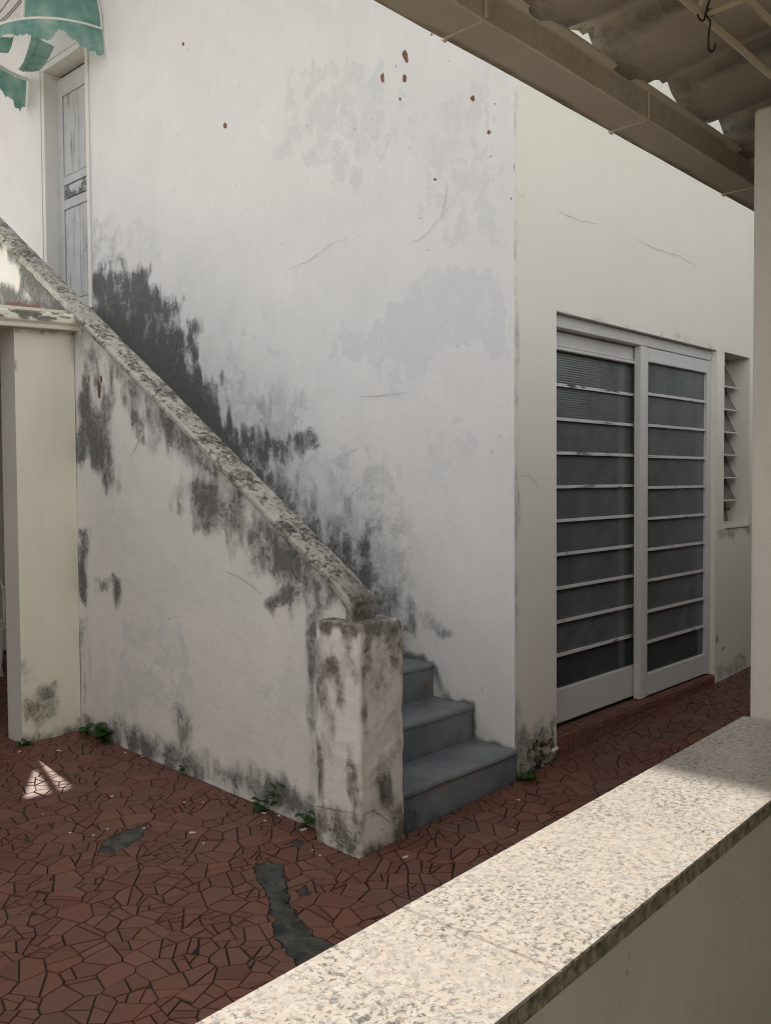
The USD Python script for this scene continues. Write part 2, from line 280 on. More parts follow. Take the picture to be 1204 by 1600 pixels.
look('leaf', {
    'g': ('geometry', {}), 'c': ('rgb_ramp', {'ramp': [(0, (0.035, 0.10, 0.02)), (0.6, (0.06, 0.16, 0.03)), (1, (0.085, 0.20, 0.04))]}), 'p': ('principled_bsdf', {'roughness': 0.45}), 't': ('translucent_bsdf', {'color': (0.08, 0.2, 0.03)}), 'm': ('mix_closure', {'fac': 0.3})},
    [('g.random_per_island', 'c.fac'), ('c.color', 'p.base_color'), ('p.BSDF', 'm.closure1'), ('t.BSDF', 'm.closure2')], surface='m.closure')
def plain(name, col, rough=0.6, metal=0.0):
    look(name, {'g': ('geometry', {}), 'n': ('noise_texture', {'scale': 12, 'detail': 5}), 'r': ('map_range', {'from_min': 0.3, 'from_max': 0.7, 'to_min': 0.75, 'to_max': 1.15, 'clamp': True}), 'm': ('mix_color', {'blend_type': 'multiply', 'fac': 1.0, 'a': col, 'use_clamp_result': False}),
                'p': ('principled_bsdf', {'roughness': rough, 'metallic': metal})}, [('g.position', 'n.vector'), ('n.fac', 'r.value'), ('r.result', 'm.b'), ('m.result', 'p.base_color')])
plain('dark_steel', (0.045, 0.035, 0.028), 0.5, 0.4); plain('crack_dark', (0.10, 0.095, 0.085), 0.95); plain('cable_grey', (0.25, 0.22, 0.20)); plain('paper_white', (0.72, 0.70, 0.66), 0.9)
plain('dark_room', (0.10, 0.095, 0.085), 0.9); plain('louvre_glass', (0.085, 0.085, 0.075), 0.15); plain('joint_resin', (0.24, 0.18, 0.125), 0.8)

# ------------------------------------------------------------------ ground and pavement
XW, YD = 3.745, 2.61                                               # the stained wall's plane, the glass doors' wall plane
def fz(x, y): return 0.03 * (x - 2.6) + 0.03 * (y - 2.57)          # the yard falls towards the terrace
tag(obj('ground', (np.array([[-400, -400, -0.6], [400, -400, -0.6], [400, 400, -0.6], [-400, 400, -0.6]]), np.array([[0, 1, 2], [0, 2, 3]])), 'dry_ground'), 'bare dry ground around the house plot', None, None, 'structure')
pave = thing('pavement', 'red broken-tile courtyard floor with dark joints', None, kind='structure')
us, vs = np.arange(-7, 9.5, 0.12), np.arange(0.79, 9, 0.12)
bed = grid_wall(2, 0, us, vs, wob=0.002); bed.vertices[:, 2] += fz(bed.vertices[:, 0], bed.vertices[:, 1]) - 0.006
obj('mortar_bed', bed, 'mortar', pave, smooth=True)
patches_px = [[(395, 1352), (418, 1346), (438, 1350), (446, 1378), (452, 1402), (468, 1428), (492, 1452), (525, 1470), (545, 1478), (520, 1500), (480, 1512), (455, 1480), (430, 1452), (424, 1420), (420, 1392), (402, 1375)],
              [(152, 1334), (165, 1316), (190, 1302), (215, 1298), (228, 1292), (222, 1312), (196, 1326), (172, 1337)],
              [(445, 1322), (458, 1314), (476, 1318), (468, 1326)], [(462, 1388), (478, 1380), (484, 1392), (468, 1398)]]
patch_polys = []
for pl in patches_px:
    g = Polygon([at(x, y, z=0)[:2] for x, y in pl]); g = g.buffer(0.02).buffer(-0.02).segmentize(0.012)
    g = Polygon([(x + (meshkit.fbm([x * 28, y * 28, 1.], 3) - .5) * .04, y + (meshkit.fbm([x * 28, y * 28, 5.], 3) - .5) * .04) for x, y in g.exterior.coords]).buffer(0)
    patch_polys.append(g)
patch_all = shapely.union_all(patch_polys)
region = Polygon([(-0.3, 0.83), (8.2, 0.83), (8.2, 2.60), (3.75, 2.60), (3.74, 2.585), (2.6, 2.585), (2.58, 2.57), (2.58, 2.84), (2.655, 2.85), (2.655, 4.97), (2.29, 4.97), (2.29, 5.17), (3.2, 5.17), (3.2, 7.38), (-0.3, 7.38)])
P = []
S = 0.1
for i in range(-10, 96):
    for j in range(0, 70): P.append((i * S + nrg.uniform(-.48, .48) * S, 0.7 + j * S + nrg.uniform(-.48, .48) * S))
vor = Voronoi(np.array(P)); shards = []
def cut(g, n):
    if n == 0 or g.area < 0.0026: return [g]
    c = g.representative_point() if nrg.random() < .3 else g.centroid
    mr = np.array(g.minimum_rotated_rectangle.exterior.coords)
    e = mr[1] - mr[0] if np.linalg.norm(mr[1] - mr[0]) < np.linalg.norm(mr[2] - mr[1]) else mr[2] - mr[1]
    a = math.atan2(e[1], e[0]) + nrg.normal(0, .5)
    d = np.array([math.cos(a), math.sin(a)]); p = np.array([c.x, c.y]) + nrg.normal(0, .012, 2)
    ln = LineString([p - d * 2, p + d * 2])
    out = []
    for h in shapely.ops.split(g, ln).geoms: out += cut(h, n - 1)
    return out
import shapely.ops
for r in vor.point_region:
    vi = vor.regions[r]
    if -1 in vi or not vi: continue
    g = Polygon(vor.vertices[vi])
    if not g.is_valid or not g.intersects(region): continue
    shards += cut(g, nrg.choice([0, 1, 2, 3], p=[.22, .42, .27, .09]))
def shard_mesh(g):
    g = g.intersection(region)
    if g.geom_type != 'Polygon' or g.area < 6e-4: return None
    gap = nrg.uniform(0.0018, 0.0042)
    g = g.buffer(-gap, join_style='mitre', mitre_limit=3)
    if g.geom_type != 'Polygon' or g.is_empty: return None
    g = g.simplify(0.004)
    if patch_all.intersects(g):
        if patch_all.intersection(g).area > 0.85 * g.area: return None
        g = g.difference(patch_all.buffer(0.004))
        if g.geom_type != 'Polygon': g = max(g.geoms, key=lambda h: h.area)
    if g.area < 1.5e-4 or not g.is_valid: return None
    if math.hypot(g.centroid.x - 0, g.centroid.y) > 0 and nrg.random() < 0.006 * (g.centroid.y < 3.7): return None      # a missing shard
    g2 = g.buffer(-0.0015, join_style='mitre', mitre_limit=3)
    o = np.array(shapely.geometry.polygon.orient(g).exterior.coords)[:-1]
    tilt = nrg.normal(0, .006, 2); c = o.mean(0); dz = nrg.normal(0, .0007)
    def z(q, h): return fz(q[:, 0], q[:, 1]) + h + dz + (q - c) @ tilt
    i = c + (o - c) * (1 - 0.0025 / max(0.02, np.sqrt(g.area)))
    n = len(o)
    v = np.vstack([np.c_[o, z(o, -.012)], np.c_[o, z(o, .0002)], np.c_[i, z(i, .0014)]])
    f = []
    for k in range(n):
        m = (k + 1) % n
        f += [[k, m, n + m], [k, n + m, n + k], [n + k, n + m, 2 * n + m], [n + k, 2 * n + m, 2 * n + k]]
    try: tv, tf = trimesh.creation.triangulate_polygon(Polygon(i), engine='earcut')
    except Exception: return None
    near = [int(np.argmin(np.linalg.norm(i - p[:2], axis=1))) for p in tv]
    for t in tf:
        t = [near[q] for q in t]; a, b, d = i[t]
        if len(set(t)) < 3: continue
        f.append([2 * n + q for q in (t if np.cross(b - a, d - a) > 0 else t[::-1])])
    return g, trimesh.Trimesh(v, np.array(f), process=False)
made = [s for s in map(shard_mesh, shards) if s]
def on_screen(g):
    c = np.array(g.exterior.coords)[:-1]; p = seen(np.c_[c, fz(c[:, 0], c[:, 1])])
    cx, cy = p.mean(0)
    hid = not (-10 < cx < 1210 and 0 < cy < 1605) or cy > 1120 + (1165 - cx) * .561 + 5
    return -1 if hid else Polygon(p).area
size = np.array([on_screen(g) for g, _ in made]); order = np.argsort(-size)
for k in order[:296]: obj('tile', made[k][1], 'tile', pave)
tag(obj('tile_field', cat([made[k][1] for k in order[296:]]), 'tile', pave), None, None, None, 'stuff')
for g, nm in zip(patch_polys, ('cement_patch',) * 4):
    x0, y0, x1, y1 = g.bounds; st = 0.012
    gx, gy = np.arange(x0 - st, x1 + st, st), np.arange(y0 - st, y1 + st, st)
    m = grid_wall(2, 0, gx, gy); c = m.triangles_center; m.update_faces(shapely.contains_xy(g, c[:, 0], c[:, 1])); m.remove_unreferenced_vertices()
    v = m.vertices; d = shapely.distance(g.boundary, shapely.points(v[:, 0], v[:, 1]))
    v[:, 2] = fz(v[:, 0], v[:, 1]) + 0.002 * np.clip(d / .03, 0, 1) - .001 + (fbm(v, 40, 3) - .5) * .004
    obj(nm, m, 'cement_patch', pave, smooth=True)

# ------------------------------------------------------------------ the house
house = thing('house', 'tall white plastered house with stained side wall, glass doors and upper door', 'house')
DY0, DY1, DZ0, DZ1 = 6.70, 7.49, 2.96, 5.06                         # upper door opening
ZT = 6.5
us = steps_to((YD, .014), (5.0, .014), (DY0, .016), (DY1, .03), (10.6, .03))
vs = steps_to((-0.1, .03), (0.0, .015), (DZ0, .015), (DZ1, .02), (5.9, .1), (ZT, 0))
wall = grid_wall(0, XW, us, vs, holes=[(DY0, DY1, DZ0, DZ1)], wob=0.004)
wall.invert()
Z = lambda pts: [(100 + x / 2.23, 380 + y / 2.23) for x, y in pts]   # outlines read off an enlargement
mold = Z([(95, 125), (140, 100), (200, 70), (265, 100), (270, 160), (330, 168), (375, 180), (385, 290), (410, 350), (440, 340), (455, 375), (470, 430), (520, 490), (545, 590), (600, 625), (680, 650), (760, 655), (790, 690), (770, 740), (730, 765), (720, 850), (600, 860), (80, 300)])
low = Z([(600, 700), (720, 790), (760, 850), (850, 880), (950, 940), (1020, 1000), (1050, 1060), (1090, 1180), (1160, 1260), (1180, 1320), (1040, 1320), (600, 830)])
S_wall = [(0, mold, 1.25, 24, 18), (0, Z([(80, 200), (370, 300), (560, 640), (700, 780), (640, 850), (80, 330)]), 1.9, 34, 18),
          (0, Z([(430, 280), (475, 262), (480, 305), (445, 320)]), .75, 14, 8), (0, Z([(780, 680), (860, 655), (880, 700), (800, 730)]), .75, 14, 8),
          (0, low, .95, 80, 26), (0, Z([(880, 950), (960, 1000), (1090, 1200), (1170, 1300), (1040, 1300), (860, 1040)]), .8, 40, 18),
          (0, [(655, 958), (676, 955), (690, 985), (700, 992), (690, 1000), (668, 985)], .55, 12, 10),
          (0, [(628, 1018), (660, 1022), (686, 1040), (694, 1075), (702, 1092), (738, 1098), (742, 1150), (803, 1168), (803, 1176), (735, 1162), (730, 1105), (690, 1096), (676, 1050), (628, 1034)], .7, 9, 5),
          (0, [(600, 1005), (640, 1008), (630, 1020), (600, 1022)], .5, 14, 8),
          (1, Z([(930, 300), (1000, 265), (1040, 290), (1100, 240), (1204, 150), (1300, 90), (1500, 60), (1560, 200), (1560, 420), (1400, 380), (1300, 420), (1180, 480), (1160, 540), (1110, 500), (1100, 430), (1060, 400), (980, 420), (920, 380)]), .75, 18, 22),
          (1, Z([(590, 360), (625, 300), (700, 330), (760, 400), (700, 390), (640, 330), (600, 370)]), .6, 14, 14),
          (1, [(450, 100), (560, 60), (640, 150), (620, 260), (520, 300), (430, 240)], .55, 40, 40), (1, [(660, 700), (720, 650), (760, 700), (720, 760), (690, 790)], .5, 24, 24),
          (1, [(600, 160), (760, 130), (800, 200), (800, 420), (700, 380), (640, 300)], .5, 40, 40),
          (1, [(150, 350), (230, 330), (300, 380), (260, 420), (190, 400)], .45, 30, 24)]
for x, y, w, h in ((632, 85, 17, 20), (636, 95, 10, 8), (617, 103, 4, 17), (598, 122, 4, 14), (632, 122, 4, 12), (640, 46, 14, 6), (634, 42, 4, 9), (674, 54, 3, 6), (796, 309, 12, 17), (701, 623, 5, 4), (739, 316, 6, 3), (773, 162, 6, 6), (763, 206, 5, 5), (766, 243, 4, 9), (801, 264, 4, 7), (788, 268, 4, 4), (771, 148, 3, 14), (738, 153, 4, 5), (624, 155, 5, 6), (338, 105, 4, 4), (286, 68, 3, 7), (294, 75, 3, 5), (374, 90, 3, 7), (266, 13, 4, 4), (351, 196, 3, 5), (680, 280, 4, 6)):
    S_wall.append((2, blob(x, y, w * .75, h * .8), 1.0, 3.5, 5))
wm = paint(wall.vertices, S_wall)
soft = np.zeros(len(wm)); zl = 0.655 * wall.vertices[:, 1] - 0.67       # dampness above the stair rail, fading up the wall
hgt = wall.vertices[:, 2] - (0.68 * (wall.vertices[:, 1] - 2.6) + 0.2)
soft = np.clip(1 - (hgt - 0.5) / 0.9, 0, 1) * (.12 + .5 * np.clip(fbm(wall.vertices, np.array([5, 5, 2.5]), 4, 77) - .25, 0, 1)) * (wall.vertices[:, 1] < 6.7) * np.clip((wall.vertices[:, 1] - 2.9) / .5, 0, 1)
wm[:, 0] = np.maximum(wm[:, 0], soft)
obj('stained_wall', wall, 'grey_plaster', house, smooth=True, mask=wm)

OX0, OX1, OZ0, OZ1 = 4.135, 6.187, 0.17, 2.442                      # glass door opening
LX0, LX1, LZ0, LZ1 = 6.322, 6.782, 1.212, 2.444                     # louvre opening
def ragged(u):
    u = np.asarray(u); n = (meshkit.noise(np.stack([u * 38, 0 * u, 0 * u], -1)) - .5) * .05 + (meshkit.noise(np.stack([u * 90, 0 * u, 0 * u + 4], -1)) - .5) * .03
    pier = np.interp(u, [3.745, 3.80, 3.83, 3.88, 3.95, 4.0, 4.06, 4.10, 4.135], [0.05, 0.0, 0.09, 0.15, 0.155, 0.165, 0.15, 0.20, 0.14]) + n
    return np.where(u < 4.136, pier, -9)
us = steps_to((XW, .012), (OX0, .03), (OX1, .03), (LX0, .03), (LX1, .05), (9.0, .05))
vs = steps_to((-0.1, .02), (OZ0, .02), (LZ0, .025), (OZ1, .002), (LZ1, .03), (3.6, .1), (ZT, 0))
dw = grid_wall(1, YD, us, vs, holes=[(OX0, OX1, OZ0 - .4, OZ1), (LX0, LX1, LZ0, LZ1)], under=ragged, wob=0.003)
S_dw = [(0, [(868, 482), (1000, 510), (1122, 540), (1122, 548), (1000, 518), (868, 490)], .3, 8, 6), (0, [(1110, 830), (1170, 815), (1170, 830), (1128, 842)], .5, 8, 6),
        (0, [(800, 1145), (830, 1140), (868, 1120), (868, 1200), (800, 1220)], .6, 22, 10), (2, [(808, 1178), (825, 1168), (832, 1150), (838, 1162), (866, 1150), (868, 1185), (845, 1205), (808, 1215)], .0, 4, 6),
        (0, [(1118, 1040), (1170, 1022), (1170, 1045), (1118, 1065)], .5, 10, 8), (0, [(803, 140), (808, 140), (812, 1160), (803, 1170)], .35, 4, 5)]
for x, y, w, h in ((1124, 935, 3, 5), (1125, 968, 3, 6), (1120, 1000, 3, 10), (1129, 1013, 3, 4), (803, 261, 4, 9), (845, 1140, 6, 4), (836, 163, 0, 0)):
    if w: S_dw.append((0, blob(x, y, w, h), 1.4, 2, 1))
dw_m = paint(dw.vertices, S_dw, seed=20)
obj('door_wall', dw, 'white_plaster', house, smooth=True, mask=dw_m)
# masonry behind the plaster skin, the rooms' dark shell
core = [bx(XW + .03, OX0 - .002, YD + .03, 2.9, -.3, ZT - .01), bx(OX0 - .004, OX1 + .004, YD + .032, 2.9, OZ1 + .004, ZT - .012), bx(OX1 + .002, LX0 - .002, YD + .032, 2.9, -.3, ZT - .013),
        bx(LX0 - .004, LX1 + .004, YD + .033, 2.9, LZ1 + .002, ZT - .014), bx(LX0 - .004, LX1 + .004, YD + .034, 2.9, -.3, LZ0 - .004), bx(LX1 + .002, 9.0, YD + .03, 2.9, -.3, ZT - .015),
        bx(XW + .031, XW + .2, 2.9, DY0 - .002, -.3, ZT - .016), bx(XW + .032, XW + .2, DY0 - .004, DY1 + .004, DZ1 + .004, ZT - .017), bx(XW + .032, XW + .2, DY0 - .004, DY1 + .004, -.3, DZ0 - .03), bx(XW + .031, XW + .2, DY1 + .002, 10.6, -.3, ZT - .018)]
obj('wall_core', cat(core), 'rubble', house)
obj('reveal', cat([bx(OX0 - .02, OX0, YD + .001, YD + .14, .10, OZ1), bx(OX1, OX1 + .02, YD + .001, YD + .14, 0.0, OZ1), bx(OX0 - .02, OX1 + .02, YD + .001, YD + .14, OZ1, OZ1 + .02)]), 'white_plaster', house)
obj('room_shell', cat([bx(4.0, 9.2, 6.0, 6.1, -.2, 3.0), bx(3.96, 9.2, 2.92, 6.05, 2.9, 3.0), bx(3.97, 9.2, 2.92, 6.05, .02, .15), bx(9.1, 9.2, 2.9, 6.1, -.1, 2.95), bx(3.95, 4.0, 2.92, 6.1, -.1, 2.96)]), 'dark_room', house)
obj('roof', cat([prism(Polygon([(2.61, 6.50), (6.1, 7.4), (9.6, 6.50), (9.6, 6.6), (6.1, 7.52), (2.61, 6.6)]), 1, 1.6, 11.0), bx(2.68, 9.5, 1.65, 10.9, 6.44, 6.5)]), 'roof_tile_mat', house)
# crumbled plaster at the pier's foot
rub = []
for k in range(34):
    x = nrg.uniform(3.79, 4.13); z0 = fz(x, YD)
    s = nrg.uniform(.012, .034); m = trimesh.creation.icosphere(1, s); m.vertices *= nrg.uniform(.6, 1.2, 3); m.vertices += nrg.normal(0, s * .18, m.vertices.shape)
    m.apply_translation([x, YD + nrg.uniform(-.015, .045), z0 + abs(nrg.normal(0, .06))]); rub.append(m)
obj('broken_plaster', cat(rub), 'rubble', house)
obj('fallen_chip', (lambda m: (m.apply_transform(trimesh.transformations.rotation_matrix(.5, [1, .3, .6], [4.08, 2.6, .1])), m)[1])(cbx(4.03, 4.13, 2.585, 2.605, .05, .12, .004)), 'white_plaster', house)
# the door sill: broken tiles in pale mortar
sill = bx(OX0 + .001, OX1 - .001, YD + .002, YD + .2, -.2, OZ0 - .012); sm = np.zeros((len(sill.vertices), 3)); sm[:, 1] = 1
sl = obj('door_sill', sill, 'mortar', house, mask=sm)
xs = OX0 + .004
while xs < OX1 - .02:
    w = nrg.uniform(.05, .13); w = min(w, OX1 - .006 - xs); z0 = fz(xs, YD) - .01; zt = OZ0 - .014
    if zt - z0 > .03:
        cutz = nrg.uniform(.35, .65) * (zt - z0) + z0; k = nrg.uniform(-.02, .02)
        for q in ([(xs + .004, z0), (xs + w - .003, z0), (xs + w - .004, cutz + k - .004), (xs + .004, cutz - .004)], [(xs + .004, cutz + .004), (xs + w - .004, cutz + k + .004), (xs + w - .004, zt), (xs + .005, zt)]):
            g = Polygon(q)
            if g.is_valid and g.area > 1e-4: obj('tile', prism(g, 1, YD - .004, YD + .004), 'tile', sl)
    xs += w
xs = OX0 + .006
while xs < OX1 - .02:
    w = min(nrg.uniform(.06, .15), OX1 - .006 - xs); k = nrg.uniform(-.015, .015); 
    g = Polygon([(xs + .003, YD + .004), (xs + w - .003, YD + .004), (xs + w - .003 + k, YD + .09), (xs + .003, YD + .09)])
    obj('tile', prism(g, 2, OZ0 - .013, OZ0 - .004), 'tile', sl); xs += w

# sliding glass doors
def wob_mask(m, amt=.5, seed=0, zlow=None):
    v = m.vertices; k = np.zeros((len(v), 3)); return k
def bars_mask(n): return None
FY = 2.645                                                          # fixed panel plane
fr = obj('door_frame', cat([cbx(OX0 + .001, OX1 - .001, FY, FY + .10, 2.372, OZ1 - .001), cbx(5.150, 5.222, FY + .001, FY + .048, OZ0, 2.371), cbx(6.150, OX1 - .001, FY + .002, FY + .10, OZ0, 2.371), cbx(OX0 + .001, OX0 + .03, FY + .045, FY + .10, OZ0, 2.371)]), 'frame_paint', house)
sk = cat([cbx(5.224, 5.252, FY + .004, FY + .05, OZ0 + .004, 2.37), cbx(6.128, 6.148, FY + .004, FY + .05, OZ0 + .004, 2.37), cbx(5.2525, 6.1275, FY + .005, FY + .05, 2.281, 2.369), cbx(5.2525, 6.1275, FY + .005, FY + .05, OZ0 + .006, .316)])
fx = obj('fixed_glass_panel', sk, 'frame_paint', house)
LY = 2.70
sk = cat([cbx(OX0 + .004, OX0 + .045, LY, LY + .045, OZ0 + .012, 2.368), cbx(5.212, 5.25, LY, LY + .045, OZ0 + .012, 2.368), cbx(OX0 + .0455, 5.2115, LY + .001, LY + .045, 2.264, 2.367), cbx(OX0 + .0455, 5.2115, LY + .001, LY + .045, OZ0 + .014, .376)])
sd = obj('sliding_glass_door', sk, 'frame_paint', house)
obj('door_rail', cat([cbx(OX0 + .05, 5.205, LY - .012, LY, 2.262, 2.280, .003), cbx(OX0 + .05, 5.205, LY - .004, LY, 2.284, 2.292, .002)]), 'frame_paint', sd)
def glazing(parent, x0, x1, y, z0, z1, n=10):
    h = (z1 - z0) / n
    for k in range(n):
        a, b = z0 + k * h, z0 + (k + 1) * h
        if k == 0: obj('pane', bx(x0, x1, y + .016, y + .02, a + .001, b - .001), 'plain_glass', parent, label='smooth darker bottom pane')
        else:
            zz = np.linspace(a + .001, b - .001, 14 * 6 + 1); yy = y + .0175 - .0009 * np.abs(np.sin((zz - a) / h * 14 * math.pi))
            v = np.vstack([np.c_[np.full(len(zz), x0), yy, zz], np.c_[np.full(len(zz), x1), yy, zz]]); n = len(zz)
            f = [t for i in range(n - 1) for t in ([i, n + i, n + i + 1], [i, n + i + 1, i + 1])]
            obj('pane', trimesh.Trimesh(v, np.array(f), process=False), 'ribbed_glass', parent, smooth=True)
        if k:
            bar = cbx(x0 + .0008, x1 - .0008, y + .002, y + .015, a - .0085, a + .0085, .002)
            us_ = np.linspace(x0 + .0008, x1 - .0008, 90); zz = np.array([a - .0085, a - .003, a + .003, a + .0085])
            U, V = np.meshgrid(us_, zz, indexing='ij'); v = np.stack([U, np.full_like(U, y + .0012), V], -1).reshape(-1, 3)
            idx = np.arange(len(v)).reshape(U.shape); q = np.stack([idx[:-1, :-1], idx[1:, :-1], idx[1:, 1:], idx[:-1, 1:]], -1).reshape(-1, 4)
            f = np.vstack([q[:, [0, 1, 2]], q[:, [0, 2, 3]]]); face = trimesh.Trimesh(v, f, process=False)
            m = cat([bar, face]); vv = m.vertices
            chips = np.clip((fbm(vv * np.array([9, 1, 40]) + k * 7.3 + x0, 1.0, 4, 5) - .60) * 12, 0, 1) * (1.1 if k in (1, 5, 9) else .55)
            k3 = np.zeros((len(vv), 3)); k3[:, 0] = chips; obj('glazing_bar', m, 'frame_paint', parent, mask=k3)
glazing(sd, OX0 + .046, 5.211, LY + .006, .377, 2.263)
glazing(fx, 5.253, 6.127, FY + .012, .317, 2.280)
obj('door_latch', cbx(5.190, 5.200, LY - .006, LY + .004, .40, .52, .002), 'frame_paint', sd)

# louvre window
lw = obj('louvre_window', cat([bx(LX0 - .02, LX0, YD + .001, 2.86, LZ0 - .02, LZ1 + .02), bx(LX1, LX1 + .02, YD + .001, 2.86, LZ0 - .02, LZ1 + .02), bx(LX0, LX1, YD + .001, 2.86, LZ1, LZ1 + .02), bx(LX0, LX1, YD - .006, 2.86, LZ0 - .02, LZ0)]), 'white_plaster', house)
obj('window_frame', cat([cbx(LX0 + .001, LX0 + .022, 2.772, 2.80, LZ0 + .002, LZ1 - .002, .003), cbx(LX1 - .022, LX1 - .001, 2.772, 2.80, LZ0 + .002, LZ1 - .002, .003), cbx(LX0 + .023, LX1 - .023, 2.773, 2.80, LZ1 - .05, LZ1 - .003, .003)]), 'white_steel', lw)
h = (LZ1 - LZ0 - .06) / 7
for k in range(7):
    zb = LZ0 + .012 + k * h
    out = .075 if k else .02
    g = Polygon([(2.775 - out, zb), (2.780 - out, zb), (2.790, zb + h - .006), (2.785, zb + h - .006)])
    obj('slat', prism(g, 0, LX0 + .024, LX1 - .024), 'louvre_glass', lw)
    obj('slat_rail', cbx(LX0 + .024, LX1 - .018, 2.765 - out, 2.786 - out, zb - .012, zb + .0, .003), 'white_steel', lw)
    obj('slat_bracket', prism(Polygon([(2.770 - out, zb + .001), (2.79 - out, zb + .001), (2.797, zb + h - .012), (2.78, zb + h - .012)]), 0, LX1 - .0235, LX1 - .019), 'white_steel', lw)
    obj('slat_pivot', cbx(LX1 - .03, LX1 - .012, 2.748, 2.762, zb + h * .52, zb + h * .6, .002), 'dark_steel', lw)
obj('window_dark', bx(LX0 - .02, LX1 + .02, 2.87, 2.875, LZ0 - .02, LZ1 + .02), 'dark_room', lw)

# upper door
DX = XW + .105
ud = obj('upper_door', cat([bx(DX, DX + .04, DY0 + .05, DY0 + .15, DZ0, DZ1 - .05), bx(DX, DX + .04, DY1 - .15, DY1 - .05, DZ0, DZ1 - .05), bx(DX + .001, DX + .04, DY0 + .15, DY1 - .15, DZ1 - .2, DZ1 - .051),
                            bx(DX + .001, DX + .04, DY0 + .15, DY1 - .15, 3.90, 3.97), bx(DX + .001, DX + .04, DY0 + .15, DY1 - .15, 4.10, 4.17), bx(DX + .001, DX + .04, DY0 + .15, DY1 - .15, DZ0, DZ0 + .16), bx(DX + .018, DX + .038, DY0 + .14, DY1 - .14, DZ0 + .1, DZ1 - .1)]), 'door_paint', house, label='weathered grey panelled upper door')
ym = (DY0 + DY1) / 2
for z0, z1 in ((DZ0 + .17, 3.89), (4.18, DZ1 - .21)):
    for y0, y1 in ((DY0 + .16, ym - .012), (ym + .012, DY1 - .16)):
        m = cbx(DX + .004, DX + .02, y0, y1, z0, z1, .014); m = m.subdivide().subdivide().subdivide().subdivide(); mk = np.zeros((len(m.vertices), 3)); mk[:, 0] = np.clip(.15 + (fbm(m.vertices, np.array([30, 30, 2.5]), 4, 61) - .5) * 1.6 + np.clip(3.7 - m.vertices[:, 2], 0, 1) * .15, 0, .7); obj('door_panel', m, 'door_paint', ud, mask=mk)
    obj('door_muntin', cbx(DX + .002, DX + .03, ym - .011, ym + .011, z0, z1, .003), 'door_paint', ud)
    obj('moulding', cat([cbx(DX - .006, DX + .004, DY0 + .15, DY1 - .15, z0 - .012, z0, .003), cbx(DX - .006, DX + .004, DY0 + .15, DY1 - .15, z1, z1 + .012, .003)]), 'door_paint', ud)
us_, vs_ = np.linspace(DY0 + .16, DY1 - .16, 40), np.linspace(3.985, 4.085, 14)
m = grid_wall(0, DX + .004, us_, vs_, wob=.004); m.invert(); mk = np.zeros((len(m.vertices), 3)); mk[:, 0] = np.clip((fbm(m.vertices, 14, 4) - .42) * 5, 0, 1)
obj('worn_panel', m, 'door_paint', ud, mask=mk, label='peeling dark middle panel')
obj('door_knob', trimesh.creation.icosphere(2, .022, ).apply_translation([DX - .03, DY0 + .1, 3.98]), 'dark_steel', ud)
obj('upper_door_frame', cat([cbx(XW - .012, XW + .15, DY1 - .049, DY1 + .002, DZ0, DZ1 - .001), cbx(XW - .012, XW + .15, DY0 - .002, DY0 + .049, DZ0, DZ1 - .001), cbx(XW - .013, XW + .15, DY0 - .002, DY1 + .002, DZ1, DZ1 + .05), cbx(XW - .018, XW - .008, DY1 + .003, DY1 + .022, DZ0, DZ1 + .05, .003), cbx(XW - .020, XW - .008, DY0 - .02, DY1 + .022, DZ1 + .051, DZ1 + .066, .003)]), 'frame_paint', house)
obj('door_backing', bx(DX + .045, DX + .05, DY0, DY1, DZ0, DZ1), 'dark_room', house)

# ------------------------------------------------------------------ staircase
stair = thing('staircase', 'outdoor masonry staircase with stained side wall and newel post', 'staircase')
R, T = 0.185, 0.275
XS0, XS1 = 2.66, 2.80                                              # side wall faces
for i in range(16):
    y0, z = 2.595 + T * i, R * (i + 1)
    bot = z - R - .16
    nx = 26
    xs_ = np.linspace(2.87 if i == 0 else XS1 - .01, XW - .002, nx)
    prof = [(y0 + T + .012, bot), (y0, bot), (y0 + .0, z - .035), (y0 - .006, z - .018), (y0 - .003, z - .006), (y0 + .008, z), (y0 + .1, z + .001), (y0 + T + .012, z + .003)]
    v = np.array([[x, y, zz] for x in xs_ for y, zz in prof]); n = len(prof)
    v += (fbm(v, 6, 3, 30)[:, None] - .5) * .006 * np.array([0, 1, 1])
    f = []
    for a in range(nx - 1):
        for b in range(n - 1 + 1):
            p, q = a * n + b, a * n + (b + 1) % n; f += [[p, p + n, q + n], [p, q + n, q]]
    for a, s in ((0, 1), ((nx - 1) * n, -1)):
        for b in range(1, n - 1): f.append([a, a + b, a + b + 1][::s])
    m = trimesh.Trimesh(v, np.array(f), process=False)
    k = None
    if i < 3:
        m = m.subdivide().subdivide()
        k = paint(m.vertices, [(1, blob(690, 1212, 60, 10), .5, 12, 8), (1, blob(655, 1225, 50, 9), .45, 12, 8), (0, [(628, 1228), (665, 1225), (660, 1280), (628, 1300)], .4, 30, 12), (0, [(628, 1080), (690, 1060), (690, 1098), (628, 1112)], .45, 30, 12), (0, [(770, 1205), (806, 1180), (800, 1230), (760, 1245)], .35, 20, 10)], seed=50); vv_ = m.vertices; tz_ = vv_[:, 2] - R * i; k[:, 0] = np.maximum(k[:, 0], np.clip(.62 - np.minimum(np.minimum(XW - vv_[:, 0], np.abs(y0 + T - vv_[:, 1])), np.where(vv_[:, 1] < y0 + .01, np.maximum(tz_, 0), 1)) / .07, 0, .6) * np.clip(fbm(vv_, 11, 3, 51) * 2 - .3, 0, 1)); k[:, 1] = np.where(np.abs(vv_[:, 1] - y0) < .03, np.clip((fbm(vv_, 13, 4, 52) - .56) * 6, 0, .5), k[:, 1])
    if m.volume < 0: m.invert(); 
    obj('step', m, 'cement_steps', stair, smooth=35, ) if k is None else obj('step', m, 'cement_steps', stair, smooth=True if False else False, mask=k)
